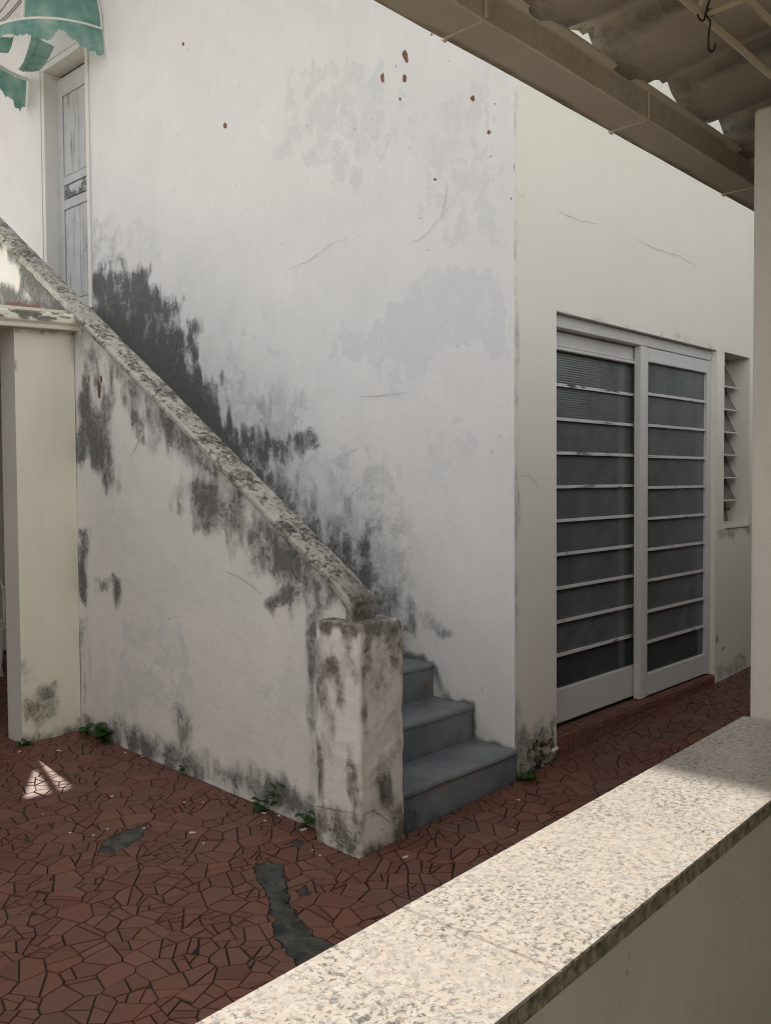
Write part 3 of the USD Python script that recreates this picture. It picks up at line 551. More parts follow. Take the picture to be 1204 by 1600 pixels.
obj('landing', bx(XS1 - .01, XW - .001, 2.595 + T * 16 + .013, 7.6, R * 16 - .34, R * 16), 'cement_steps', stair)
def rail_z(y): return 0.655 * y - 0.672
YE, YT = 4.99, 6.75
# side wall: fine outer face, plain body
us, vs = steps_to((2.69, .014), (5.4, .014), (7.6, 0)), np.arange(-.05, 3.96, .014)
face = grid_wall(0, XS0, us, vs, wob=.007, seed=11)
c = face.triangles_center; top = np.minimum(rail_z(c[:, 1]), rail_z(YT)) - .028
face.update_faces((c[:, 2] < top) & ((c[:, 1] < 5.32) | (c[:, 2] > 2.47))); face.remove_unreferenced_vertices(); face.invert()
v = face.vertices; zt = np.minimum(rail_z(v[:, 1]), rail_z(YT)) - .028; hi = v[:, 2] > zt - .016; v[hi, 2] = np.maximum(v[hi, 2], zt[hi]); 
S_side = [(0, [(122, 520), (160, 545), (230, 620), (300, 690), (420, 800), (530, 905), (560, 940), (480, 945), (440, 905), (400, 850), (330, 760), (260, 690), (200, 610), (150, 570), (122, 600)], .68, 44, 28),
          (0, [(122, 530), (140, 540), (150, 600), (160, 640), (175, 700), (165, 755), (150, 730), (122, 712)], .85, 24, 16), (0, [(150, 560), (160, 590), (158, 640), (150, 640)], .8, 8, 6),
          (0, [(250, 640), (300, 690), (320, 720), (300, 740), (270, 700), (245, 665)], .8, 22, 12), (0, [(285, 750), (330, 740), (380, 775), (430, 850), (445, 900), (400, 880), (370, 840), (320, 820), (290, 790)], .72, 40, 22),
          (0, [(400, 790), (450, 840), (500, 890), (520, 920), (470, 940), (440, 900), (410, 840)], .85, 28, 16), (0, [(205, 640), (225, 650), (222, 690), (210, 680)], .7, 12, 8),
          (0, [(124, 828), (138, 826), (134, 870), (136, 900), (134, 945), (127, 940), (122, 880)], .95, 9, 5), (0, [(176, 897), (188, 905), (190, 925), (182, 952), (178, 930)], .85, 8, 5), (0, [(152, 905), (172, 905), (172, 925), (155, 925)], .55, 10, 8),
          (0, [(415, 945), (455, 905), (460, 930), (430, 950), (425, 965)], .75, 12, 8),
          (0, [(130, 1115), (175, 1128), (250, 1150), (330, 1185), (420, 1215), (490, 1245), (490, 1285), (180, 1170), (130, 1150)], .62, 26, 14), (0, [(170, 1140), (230, 1150), (280, 1180), (350, 1215), (350, 1235), (180, 1165)], .8, 18, 12),
          (0, [(480, 960), (494, 960), (494, 1270), (484, 1270)], .6, 12, 8), (0, [(122, 960), (134, 965), (140, 1090), (126, 1110)], .42, 16, 14), (0, [(275, 1100), (310, 1120), (300, 1200), (275, 1180)], .45, 24, 16),
          (0, [(-40, 330), (-5, 362), (30, 400), (75, 440), (118, 490), (118, 500), (60, 500), (40, 460), (28, 420), (10, 395), (-40, 380)], 1.0, 16, 10), (0, [(-40, 450), (10, 440), (60, 470), (118, 485), (118, 505), (-40, 490)], 1.1, 16, 8), (2, [(8, 468), (62, 474), (62, 486), (8, 484)], .62, 7, 4),
          (1, [(250, 700), (350, 760), (420, 860), (500, 960), (490, 1100), (400, 1120), (330, 1000), (270, 880), (250, 800)], .0, 40, 40),
          (1, [(180, 960), (250, 930), (300, 1000), (300, 1120), (240, 1140), (180, 1120), (150, 1040)], .55, 40, 30), (1, [(130, 720), (200, 740), (250, 800), (230, 900), (160, 880), (130, 800)], .42, 40, 40), (1, [(380, 1000), (470, 1020), (480, 1160), (420, 1180)], .5, 40, 36),
          (2, blob(155, 610, 7, 34), 1, 2.5, 2), (2, blob(158, 592, 4, 14), 1, 2.5, 2)]
obj('side_wall', cat([bx(XS0 + .03, XS1, 2.80, 5.30, -.2, .3)]), 'stair_plaster', stair)
body = Polygon([(2.70, .5), (2.78, .5), (2.78, -.2), (5.31, -.2), (5.31, 2.45), (7.6, 2.45), (7.6, rail_z(YT) - .03), (YT, rail_z(YT) - .03), (2.70, rail_z(2.70) - .03)])
obj('side_wall_core', prism(body, 0, XS0 + .012, XS1), 'stair_plaster', stair)
obj('side_wall_face', face, 'stair_plaster', stair, smooth=True, mask=paint(face.vertices, [(c_, p_, s_ * (1.25 if c_ == 0 else 1), f_, w_) for c_, p_, s_, f_, w_ in S_side], seed=40))
# coping, swept along the slope and rounded over at its foot
prof = [(2.640, -.036), (2.618, -.032), (2.613, -.02), (2.614, -.004), (2.622, .006), (2.65, .011), (2.68, .014), (2.71, .014), (2.74, .011), (2.766, .004), (2.780, -.012), (2.784, -.062)]
path = [(2.645, .955), (2.642, 1.00), (2.648, 1.03), (2.668, 1.06), (2.70, 1.09)] + [(y, rail_z(y) + (.0)) for y in np.arange(2.76, YT, .022)] + [(y, rail_z(YT)) for y in np.arange(YT, 7.62, .05)]
path = np.array(path); tg = np.gradient(path, axis=0); tg /= np.linalg.norm(tg, axis=1, keepdims=True); nr = np.stack([-tg[:, 1], tg[:, 0]], 1)
n = len(prof)
v = np.array([[px_, p[0] + nn[0] * o * .9, p[1] + nn[1] * o * .9] for p, nn in zip(path, nr) for px_, o in prof])
v += (np.stack([fbm(v, 24, 4, 60), fbm(v, 24, 4, 61), fbm(v, 24, 4, 62)], 1) - .5) * .010
f = []
for a in range(len(path) - 1):
    for b in range(n):
        p, q = a * n + b, a * n + (b + 1) % n; f += [[p, q, q + n], [p, q + n, p + n]]
for b in range(1, n - 1): f.append([0, b + 1, b])
m = trimesh.Trimesh(v, np.array(f), process=False)
if m.volume < 0: m.invert()
m = m.subdivide()
m = m.subdivide()
cv = m.vertices; mk = np.zeros((len(cv), 3)); mk[:, 0] = np.clip(.44 + (fbm(cv, 12, 3, 70) - .5) * 1.2 + (fbm(cv, 55, 3, 74) - .5) * 1.9 + (fbm(cv, 130, 2, 72) - .5) * 1.4, .0, 1.2); mk[:, 0] = np.maximum(mk[:, 0], np.clip((2.616 - cv[:, 0]) / .002, 0, 1) * .5)
mk[:, 0] = np.maximum(mk[:, 0], np.clip((1.25 - cv[:, 2]) / .35, 0, .6)); edge_ = np.exp(-((cv[:, 0] - 2.618) / .007) ** 2)
mk[:, 0] *= 1 - .8 * edge_ * np.clip((fbm(cv, 12, 3, 73) - .35) * 4, 0, 1)
obj('coping', m, 'coping_concrete', stair, smooth=True, mask=mk)
# newel post
def rounded_post(x0, x1, y0, y1, z0, z1, r=.016, step=.012):
    per = Polygon([(x0 + r, y0 + r), (x1 - r, y0 + r), (x1 - r, y1 - r), (x0 + r, y1 - r)]).buffer(r, quad_segs=4).segmentize(step)
    o = np.array(shapely.geometry.polygon.orient(per).exterior.coords)[:-1]; c = o.mean(0); k = len(o)
    zs = list(np.arange(z0, z1 - .04, step)) + [z1 - .04, z1 - .025, z1 - .012, z1 - .004, z1]
    sh = [1] * (len(zs) - 4) + [.992, .97, .93, .86]
    v = [np.c_[c + (o - c) * s, np.full(k, z)] for z, s in zip(zs, sh)]
    for s in (.6, .3): v.append(np.c_[c + (o - c) * s, np.full(k, z1 + .004)])
    rows = len(v); v = np.vstack(v + [[[c[0], c[1], z1 + .005]]]); f = []
    for a in range(rows - 1):
        for b in range(k):
            p, q = a * k + b, a * k + (b + 1) % k; f += [[p, q, q + k], [p, q + k, p + k]]
    for b in range(k): f.append([(rows - 1) * k + b, (rows - 1) * k + (b + 1) % k, rows * k])
    return trimesh.Trimesh(v, np.array(f), process=False)
post = rounded_post(2.592, 2.862, 2.57, 2.838, -.08, .962)
v = post.vertices; c = np.array([2.727, 2.704])
w = ((fbm(v, 7, 4, 80) - .5) * .016 + (fbm(v, 30, 3, 81) - .5) * .006)[:, None]; d = v[:, :2] - c; d /= np.maximum(np.linalg.norm(d, axis=1, keepdims=True), .05)
v[:, :2] += d * w; v[:, 2] += np.where(v[:, 2] > .9, w[:, 0], 0)
v[:, :2] += d * (np.clip((.14 - v[:, 2]) / .1, 0, 1) * .006)[:, None]
S_post = [(0, [(488, 960), (632, 960), (632, 985), (600, 1000), (585, 1020), (570, 990), (545, 1005), (530, 985), (505, 990), (488, 985)], 1.0, 14, 10), (0, [(568, 980), (590, 985), (588, 1030), (575, 1050), (566, 1010)], .8, 18, 10),
          (0, [(508, 1030), (535, 1030), (540, 1110), (528, 1105), (515, 1065)], .8, 18, 10), (0, [(488, 980), (505, 1000), (508, 1040), (500, 1060), (490, 1050)], .6, 16, 10),
          (0, [(488, 1050), (500, 1060), (506, 1170), (500, 1250), (490, 1250)], .68, 14, 10), (0, [(545, 1190), (560, 1195), (560, 1265), (548, 1240)], .62, 14, 10), (0, [(490, 1258), (560, 1275), (562, 1340), (530, 1325), (490, 1310)], .6, 26, 14),
          (0, [(575, 1220), (615, 1190), (612, 1270), (580, 1265)], .55, 26, 16), (0, [(565, 1335), (600, 1310), (632, 1285), (632, 1315), (570, 1345)], .8, 14, 8), (0, [(612, 1260), (632, 1240), (632, 1300), (615, 1300)], .6, 14, 8),
          (0, [(596, 1000), (630, 985), (630, 1060), (610, 1050)], .5, 26, 14), (0, [(566, 1040), (575, 1040), (572, 1180), (566, 1180)], .55, 6, 8),
          (1, [(575, 1170), (630, 1150), (630, 1260), (575, 1270)], .6, 30, 16), (1, [(536, 1160), (562, 1165), (562, 1270), (540, 1260)], .6, 16, 10), (1, [(490, 1265), (562, 1285), (562, 1335), (490, 1310)], .55, 26, 14), (0, [(488, 985), (508, 1000), (520, 1120), (510, 1200), (496, 1230), (488, 1100)], .45, 20, 14), (0, [(520, 990), (562, 1000), (562, 1060), (545, 1080), (540, 1030)], .42, 20, 14), (0, [(570, 1000), (628, 990), (628, 1150), (600, 1120), (575, 1080)], .36, 30, 16)]
pm = paint(post.vertices, [(c_, p_, s_ * (1.2 if c_ == 0 else 1), f_ * 1.3, w_) for c_, p_, s_, f_, w_ in S_post], seed=90, streak=(22, 22, 6)); pm[v[:, 2] > .955, 0] = np.clip((fbm(v[v[:, 2] > .955], 12, 4, 99) - .2) * 3, .5, 1.0)
obj('newel_post', post, 'newel_plaster', stair, smooth=True, mask=pm)

# cracks in the plaster: thin dark raised-edge ribbons following the photograph
def crack(parent, pts, w=.0028, off=.003, seed=0, **plane):
    a, val = next(iter(plane.items())); ax = 'xyz'.index(a); r = np.random.default_rng(seed + 5)
    q = np.array([at(x, y, **plane) for x, y in pts]); L = [0] + list(np.cumsum(np.linalg.norm(np.diff(q, axis=0), axis=1)))
    s = np.linspace(0, L[-1], max(4, int(L[-1] / .012))); p = np.stack([np.interp(s, L, q[:, k]) for k in range(3)], 1)
    o = [k for k in range(3) if k != ax]; p[:, o] += r.normal(0, .0022, (len(p), 2)); p[:, ax] = val - off
    t = np.gradient(p, axis=0); nrm = np.zeros_like(t); nrm[:, o[0]], nrm[:, o[1]] = -t[:, o[1]], t[:, o[0]]; nrm /= np.linalg.norm(nrm, axis=1, keepdims=True)
    ww = (w * r.uniform(.35, 1.1, len(p)) * np.sin(np.linspace(.15, math.pi - .15, len(p))) ** .5)[:, None]
    v = np.vstack([p - nrm * ww / 2, p + nrm * ww / 2]); n = len(p); b = p.copy(); b[:, ax] += .002
    v = np.vstack([v, b]); f = []
    for i in range(n - 1): f += [[i, i + 1, n + i + 1], [i, n + i + 1, n + i]]
    obj('crack', trimesh.Trimesh(v, np.array(f), process=False), 'crack_dark', parent)
for k, c in enumerate([[(228, 655), (222, 668), (218, 690), (210, 705)], [(420, 945), (440, 948), (452, 935), (458, 905), (455, 880)], [(350, 890), (372, 900), (395, 915), (412, 930)], [(300, 700), (312, 720), (330, 735), (332, 755)], [(205, 715), (220, 690), (235, 672)], [(330, 810), (352, 826), (360, 850)]]): crack(stair, c, seed=k, x=XS0, off=.009)
for k, c in enumerate([[(494, 1258), (512, 1264), (530, 1265), (562, 1272)], [(520, 1308), (540, 1322), (556, 1336)]]): crack(stair, c, seed=10 + k, x=2.592, w=.004, off=.009)
crack(stair, [(566, 1271), (580, 1268), (596, 1276), (610, 1288)], seed=13, y=2.57, w=.004, off=.009)
for k, c in enumerate([[(870, 330), (905, 345), (930, 350)], [(990, 372), (1020, 388), (1060, 400), (1090, 418)], [(810, 745), (825, 742), (835, 752), (842, 765)], [(808, 303), (815, 308), (820, 298)], [(1000, 860), (1004, 870)]][:4]): crack(house, c, seed=20 + k, y=YD, w=.0022, off=.006)
for k, c in enumerate([[(640, 380), (660, 372), (690, 340), (705, 318)], [(560, 620), (600, 618), (640, 612)], [(452, 420), (480, 410), (520, 380), (545, 372)], [(700, 285), (697, 310), (690, 340)], [(560, 700), (540, 712)]]): crack(house, c, seed=30 + k, x=XW, w=.0022, off=.007)

# ------------------------------------------------------------------ porch at the left
porch = thing('porch', 'cream porch with square pillar and peeling cornice under the stair rail', 'porch')
YP = 4.98
us_, zs_ = steps_to((2.297, .012), (2.656, 0)), np.arange(0.0, 2.46, .014)
pf = grid_wall(1, YP, us_, zs_, wob=.003, seed=70)
S_pil = [(0, [(36, 1075), (60, 1068), (80, 1072), (90, 1095), (75, 1120), (60, 1135), (45, 1120), (36, 1130)], .62, 20, 16), (0, [(30, 1150), (60, 1148), (100, 1136), (130, 1128), (130, 1150), (30, 1165)], .8, 14, 8), (0, [(18, 560), (28, 562), (26, 580), (18, 578)], .9, 5, 3), (0, [(20, 512), (122, 515), (122, 524), (20, 520)], .6, 8, 5), (0, [(108, 520), (124, 520), (126, 700), (120, 640), (112, 560)], .45, 14, 8), (0, [(36, 1040), (60, 1060), (50, 1080), (36, 1090)], .5, 14, 10), (0, [(80, 1065), (92, 1060), (90, 1075), (82, 1078)], .6, 8, 6)]
obj('pillar', cat([bx(2.30, 2.655, YP + .006, 5.165, -.2, 2.455)]), 'shade_plaster', porch)
obj('pillar_face', pf, 'cream_plaster', porch, smooth=True, mask=paint(pf.vertices, S_pil, seed=71))
# cornice: moulded band, slightly out of level, wrapping the slab's edge
cp = [(4.985, 2.437), (4.925, 2.437), (4.92, 2.442), (4.92, 2.462), (4.912, 2.468), (4.90, 2.472), (4.895, 2.48), (4.895, 2.520), (4.902, 2.530), (4.93, 2.535), (4.985, 2.536)]
xs_ = np.arange(-2.0, 2.676, .012); xs_[-1] = 2.674
cp = np.array(LineString(cp).segmentize(.006).coords); v = np.array([[x, y, z + .047 * (x - 2.67)] for x in xs_ for y, z in cp]); n = len(cp)
v += (np.stack([fbm(v, 18, 4, 73), fbm(v, 18, 4, 74), fbm(v, 18, 4, 75)], 1) - .5) * np.array([0, .008, .008])
f = []
for a in range(len(xs_) - 1):
    for b in range(n):
        p, q = a * n + b, a * n + (b + 1) % n; f += [[p, q, q + n], [p, q + n, p + n]]
e = (len(xs_) - 1) * n
for b in range(1, n - 1): f += [[e, e + b, e + b + 1]]
m = trimesh.Trimesh(v, np.array(f), process=False)
if m.volume < 0: m.invert()
zr = m.vertices[:, 2] - .047 * (m.vertices[:, 0] - 2.67)
mk = np.zeros((len(v), 3)); mk[:, 0] = np.clip((fbm(v, np.array([16, 16, 40]), 4, 76) - .47) * 11, 0, 1.2) * np.clip((zr - 2.468) / .02, 0, 1) * 1.1 + np.clip((2.445 - zr) / .01, 0, 1) * .62
mk[:, 0] = np.maximum(mk[:, 0], np.clip((zr - 2.528) / .008, 0, 1) * .7)
obj('cornice', m, 'cream_plaster', porch, smooth=False, mask=mk)
obj('slab', prism(Polygon([(-2.0, 2.445 - .22), (2.652, 2.445), (2.652, 2.560), (-2.0, 2.345)]), 1, 4.987, 7.46), 'cream_plaster', porch)
# back wall with a small three-cornered vent that lets one patch of sun onto the tiles
def back(px, py, Y):
    p = at(px, py, z=0); p = at(px, py, z=float(fz(p[0], p[1]))); return p + SUN * ((Y - p[1]) / SUN[1])
YB = 7.4
vent = [back(x, y, YB) for x, y in ((64, 1182), (119, 1232), (112, 1238), (44, 1252), (38, 1244), (52, 1205))]
vp = Polygon([(p[0], p[2]) for p in vent])
bw = sbox(-2.0, -.3, XW - .003, 2.44).difference(vp)
obj('back_wall', prism(bw, 1, YB, YB + .06), 'cream_plaster', porch)
a, b = back(60, 1191, YB), back(98, 1250, YB)
obj('vent_bar', tube([a + (a - b) * .15, b + (b - a) * .15] + np.array([0, .03, 0]), .024), 'dark_steel', porch)
obj('end_wall', bx(-2.1, -2.0, 4.99, 7.46, -.3, 2.2), 'cream_plaster', porch)
# iron garden chair standing behind the pillar
ch = thing('garden_chair', 'white painted iron garden chair in the dark behind the porch pillar', 'chair', (2.665, 6.3, float(fz(2.665, 6.3))))
def arc(c, r, a0, a1, n=18, u=(1, 0, 0), w=(0, 1, 0)):
    return [np.array(c) + r * (math.cos(t) * np.array(u) + math.sin(t) * np.array(w)) for t in np.linspace(a0, a1, n)]
obj('seat', cat([tube(arc((0, 0, .44), .22, 0, 2 * math.pi, 30), .010, caps=False)] + [tube([(-math.sqrt(max(0, .22 ** 2 - t * t)), t, .44), (math.sqrt(max(0, .22 ** 2 - t * t)), t, .44)], .004) for t in np.linspace(-.19, .19, 9)]), 'white_steel', ch)
for s in (-1, 1):
    obj('leg', tube([(s * .17, -.15, .44), (s * .19, -.19, .25), (s * .18, -.2, .1), (s * .22, -.25, 0)], .013), 'white_steel', ch)
    obj('leg', tube([(s * .17, .15, .44), (s * .19, .19, .25), (s * .18, .2, .1), (s * .22, .25, 0)], .013), 'white_steel', ch)
    obj('armrest', tube([(s * .2, .16, .68), (s * .27, .0, .7), (s * .28, -.15, .66), (s * .24, -.2, .52), (s * .18, -.16, .44)], .010), 'white_steel', ch)
obj('backrest', cat([tube([(-.2, .16, .44), (-.22, .2, .65), (-.18, .24, .86), (0, .26, .93), (.18, .24, .86), (.22, .2, .65), (.2, .16, .44)], .011)] + [tube([(t, .19, .47), (t + d, .235, .84)], .004) for t in np.linspace(-.18, .18, 6) for d in (-.12, .12) if abs(t + d) < .21]), 'white_steel', ch)

# ------------------------------------------------------------------ torn awning over the upper door
aw = thing('awning', 'torn green fabric dome awning on white hoop over upper door', 'awning')
AC, AR, AB = 7.1, .63, .60
def hp(ph, r=1.0, z=5.08): return np.array([XW - AB * r * math.sin(ph), AC - AR * r * math.cos(ph), z])
obj('hoop', tube([hp(t) for t in np.linspace(0.02, math.pi - .02, 40)], .014), 'white_steel', aw)
def dome(ph, th): return np.array([XW - AB * math.sin(ph) * math.cos(th), AC - AR * math.cos(ph) * math.cos(th), 5.08 + .62 * math.sin(th)])
for ph in (1.0, 1.95): obj('rib', tube([dome(ph, t) for t in np.linspace(0, 1.5, 14)], .011), 'white_steel', aw)
obj('wall_arch', tube([dome(0.02, t) for t in np.linspace(0, math.pi, 24)], .011), 'white_steel', aw)
def cloth(fn, us, vs, keep):
    U, V = np.meshgrid(us, vs, indexing='ij'); v = np.array([fn(a, b) for a, b in zip(U.ravel(), V.ravel())]); idx = np.arange(len(v)).reshape(U.shape)
    q = np.stack([idx[:-1, :-1], idx[1:, :-1], idx[1:, 1:], idx[:-1, 1:]], -1)
    cu, cv = (us[:-1] + us[1:])[:, None] / 2 + 0 * vs[None, :-1], (vs[:-1] + vs[1:])[None] / 2 + 0 * us[:-1, None]
    q = q[keep(cu, cv)].reshape(-1, 4); m = trimesh.Trimesh(v, np.vstack([q[:, [0, 1, 2]], q[:, [0, 2, 3]]]), process=False); m.remove_unreferenced_vertices(); return m
def n1(a, s, seed): return meshkit.fbm(np.stack([np.asarray(a) * s, 0 * np.asarray(a) + seed, 0 * np.asarray(a)], -1), 4, seed)
obj('canopy', cloth(dome, np.linspace(0.02, 1.0, 40), np.linspace(0.02, 1.5, 40), lambda a, b: a < .98), 'awning_fabric', aw, smooth=True)
obj('canopy', cloth(dome, np.linspace(1.02, 1.9, 30), np.linspace(0.5, 1.5, 30), lambda a, b: b > .62 + (n1(a, 5, 3) - .5) * .5), 'awning_fabric', aw, smooth=True)
def val(ph, d): return hp(ph, 1.02 + .12 * d + .16 * math.sin(ph * 17) * d + .08 * math.sin(ph * 41) * d, 5.07 - d)
def vlen(a): return np.interp(a, [0, .12, .3, .45, .55, .68, .75, .95, 1.2, 1.4, 1.6], [.20, .215, .165, .12, .06, .17, .165, .12, .09, .10, .04]) + (n1(a, 22, 8) - .5) * .05
obj('valance', cloth(val, np.linspace(.03, 1.6, 150), np.linspace(0, .26, 26), lambda a, b: b < vlen(a)), 'awning_fabric', aw, smooth=True)
obj('valance', cloth(val, np.linspace(2.45, 3.12, 60), np.linspace(0, .3, 26), lambda a, b: b < np.interp(a, [2.4, 2.6, 2.8, 3.0, 3.12], [.1, .13, .19, .27, .22]) + (n1(a, 20, 12) - .5) * .05), 'awning_fabric', aw, smooth=True)
p0, p1, p2, p3 = at(50, 52, x=XW - .42), at(82, 72, x=XW - .2), at(47, 116, x=XW - .03), at(28, 108, x=XW - .06)
def flap(a, b):
    s = p0 * (1 - a) + p1 * a; e = p3 * (1 - a) + p2 * a; return s * (1 - b) + e * b + np.array([0, 0, -.05 * math.sin(b * math.pi)]) + np.array([.03 * math.sin(a * 9), 0, 0])
obj('torn_flap', cloth(flap, np.linspace(0, 1, 20), np.linspace(0, 1, 30), lambda a, b: a < 1.02 - .5 * np.abs(b - .1) ** 1.5 + (n1(b, 6, 5) - .5) * .3), 'awning_fabric', aw, smooth=True)
p0, p1, p2, p3 = at(-6, 66, x=XW - .5), at(18, 54, x=XW - .52), at(4, 82, x=XW - .5), at(-8, 74, x=XW - .5)
obj('torn_flap', cloth(flap, np.linspace(0, 1, 14), np.linspace(0, 1, 14), lambda a, b: a < 1.0 - .3 * b), 'awning_fabric', aw, smooth=True)
for k, (a, b) in enumerate((((-8, 30), (28, -4)), ((-8, 36), (34, -6)), ((-8, 18), (14, -6)))):
    A, B = at(*a, x=3.66), at(*b, x=3.62); d = B - A
    pts = [A - d * .3 + d * 2.0 * t + np.array([-.05 * math.sin(t * 3), 0, -.12 * math.sin(t * math.pi)]) for t in np.linspace(0, 1, 14)]
    tag(obj('power_cable', tube(pts, .006), 'cable_grey'), ('middle of three thin grey cables slanting over the wall by the awning', 'lowest, longest of three thin grey cables slanting by the awning', 'topmost, shortest of three thin grey cables in the photo corner')[k], 'cable', 'cables by the awning')

# ------------------------------------------------------------------ terrace: parapet, pillar, roof
ang = math.radians(1.9); pc = np.array([1.3, .66])
def turn(m):
    m.apply_transform(trimesh.transformations.rotation_matrix(ang, [0, 0, 1], [pc[0], pc[1], 0])); return m
par = thing('parapet_wall', 'low plastered parapet wall topped with speckled beige granite slabs', 'wall')
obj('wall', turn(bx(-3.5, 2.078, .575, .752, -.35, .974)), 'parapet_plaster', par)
def slab(x0, x1, y0, y1):
    top = cbx(x0, x1, y0, y1, .974, 1.0, .002); return turn(top)
def granite_slab(x0, x1):
    s = slab(x0, x1, .548, .782)
    up = s.face_normals[:, 2] > .5
    t = s.submesh([np.nonzero(up)[0]], append=True); o = s.submesh([np.nonzero(~up)[0]], append=True)
    p = obj('granite_slab', t, 'granite', par); obj('slab_edge', o, 'granite_edge', p)
granite_slab(-3.5, -.62); granite_slab(-.617, .850); granite_slab(.8515, 2.077)
obj('joint', turn(bx(.8501, .8514, .549, .781, .9745, .9985)), 'joint_resin', par)
colm = thing('terrace_pillar', 'plain white pillar standing at the far end of the granite parapet', 'pillar')
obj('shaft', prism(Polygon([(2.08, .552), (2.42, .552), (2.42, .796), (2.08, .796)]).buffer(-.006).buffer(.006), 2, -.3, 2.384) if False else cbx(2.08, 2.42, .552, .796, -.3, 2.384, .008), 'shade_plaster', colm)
tw = thing('terrace_wall', 'brown rendered terrace side wall beyond the pillar along the passage', 'wall')
obj('wall', bx(2.425, 9.0, .60, .74, -.3, 2.55), 'brown_render', tw)
tr = thing('terrace_room', 'covered terrace floor and back wall behind the granite parapet', 'terrace')
obj('floor', bx(-4.0, 9.0, -3.6, .57, -.35, 0.0), 'pale_floor', tr)
obj('back_wall', bx(-4.0, 9.0, -3.7, -3.602, -.3, 3.4), 'shade_plaster', tr)
obj('end_wall', bx(8.9, 9.0, -3.6, .59, 0.002, 3.2), 'shade_plaster', tr)
yw = thing('yard_wall', 'tall plastered yard wall closing the courtyard on its open side', 'wall')
obj('wall', bx(-2.4, -2.2, .8, 4.98, -.4, 2.7), 'shade_plaster', yw)
ew = thing('passage_wall', 'tall wall closing the far end of the dark passage', 'wall')
obj('wall', bx(8.6, 8.75, 1.28, 2.6, -.3, 6.5), 'shade_plaster', ew); obj('pier', bx(8.55, 8.75, .75, 1.278, -.3, 6.5), 'brown_render', ew)
# roof of channel-shaped fibre cement sheets, each one channel wide
roof = thing('terrace_roof', 'weathered channel-profile fibre cement roof sheets above the terrace', 'roof')
prof = np.array([(-.03, .060), (-.008, .068), (.01, .066), (.03, .050), (.055, .026), (.09, .010), (.14, .002), (.19, .0), (.24, .003), (.29, .014), (.33, .032), (.355, .046), (.385, .055), (.405, .052)])
PW = .375
ys = np.concatenate([np.arange(1.085, -.2, -.05), np.arange(-.25, -3.7, -.4)])
def roof_z(y): return 2.522 + .15 * (1.12 - y)
for k in range(-13, 20):
    x0 = 1.835 + PW * k
    tw_ = nrg.normal(0, .003); dz = nrg.normal(0, .003); sh = nrg.normal(0, .012)
    n = len(prof); v = np.array([[x0 + a + tw_ * y, y + (sh if i == 0 else 0), roof_z(y) + b + dz + lift] for lift in (0, .007) for i, y in enumerate(ys) for a, b in prof])
    v += (fbm(v, 8, 3, 100)[:, None] - .5) * np.array([0, 0, .008])
    N = len(ys) * n; f = []
    for i in range(len(ys) - 1):
        for j in range(n - 1):
            p = i * n + j; f += [[p, p + n, p + n + 1], [p, p + n + 1, p + 1], [N + p, N + p + n + 1, N + p + n], [N + p, N + p + 1, N + p + n + 1]]
    for j in range(n - 1): f += [[j, j + 1, N + j + 1], [j, N + j + 1, N + j]]
    for i in range(len(ys) - 1):
        for j in (0, n - 1): f += [[i * n + j, N + i * n + j, N + (i + 1) * n + j], [i * n + j, N + (i + 1) * n + j, (i + 1) * n + j]]
    m = trimesh.Trimesh(v, np.array(f), process=False)
    mk = np.zeros((len(v), 3)); mk[:, 0] = np.clip((v[:, 1] - 1.0) / .1, 0, 1) * .6; aa = v[:, 0] - x0
    mk[:, 0] = np.maximum(mk[:, 0], np.clip((fbm(v, 4, 3, 103) - .5) * 1.6, 0, .22)); mk[:, 0] = np.maximum(mk[:, 0], np.exp(-((aa - .05) / .03) ** 2) * .5)
    mk[:, 1] = np.clip((fbm(v, np.array([5, 2, 5]), 3, 102) - .45) * 2, 0, .5)
    obj('roof_sheet', m, 'fibre_cement', roof, smooth=True, mask=mk)
# gutter
gut = thing('gutter', 'beige painted metal box gutter along the edge of the terrace roof', 'gutter')
gp = [(1.072, 2.536), (1.072, 2.530), (1.088, 2.527), (1.088, 2.508), (1.090, 2.464), (1.094, 2.460), (1.196, 2.460), (1.200, 2.464), (1.200, 2.530), (1.214, 2.530), (1.214, 2.533), (1.197, 2.533), (1.197, 2.463), (1.093, 2.463), (1.091, 2.530), (1.076, 2.536)]
g = Polygon(gp).buffer(0)
gx = np.arange(-3.5, 4.4, .03); n = len(gp); yz = np.array(shapely.geometry.polygon.orient(Polygon(gp)).segmentize(.012).exterior.coords)[:-1]; n = len(yz)
v = np.array([[x, a, b] for x in gx for a, b in yz]); v[:, 1:] += (np.stack([fbm(v, np.array([3, 1, 1]), 3, 110), fbm(v, np.array([3, 1, 1]), 3, 111)], 1) - .5) * .006
f = []
for a in range(len(gx) - 1):
    for b in range(n):
        p, q = a * n + b, a * n + (b + 1) % n; f += [[p, q, q + n], [p, q + n, p + n]]
m = trimesh.Trimesh(v, np.array(f), process=False)
if m.volume < 0: m.invert()
mk = np.zeros((len(v), 3)); low_ = v[:, 2] < 2.47
mk[:, 0] = np.where(low_, np.clip((v[:, 1] - 1.168 + (fbm(v, np.array([6, 10, 1]), 4, 112) - .5) * .05) / .02, 0, 1) * .6, 0); mk[:, 0] = np.maximum(mk[:, 0], ((v[:, 2] > 2.463) & (v[:, 2] < 2.527) & (v[:, 1] < 1.1)) * .40)
obj('channel', m, 'gutter_paint', gut, mask=mk)
for px in (966, 1147, 700):
    x = at(px, 200 if px == 966 else (298 if px == 1147 else 55), z=2.46)[0]
    obj('joint_strap', cat([cbx(x - .004, x + .004, 1.092, 1.198, 2.4545, 2.4595, .001), cbx(x - .004, x + .004, 1.083, 1.087, 2.462, 2.53, .001), trimesh.creation.icosphere(1, .006).apply_translation([x, 1.19, 2.455])]), 'gutter_paint', gut)
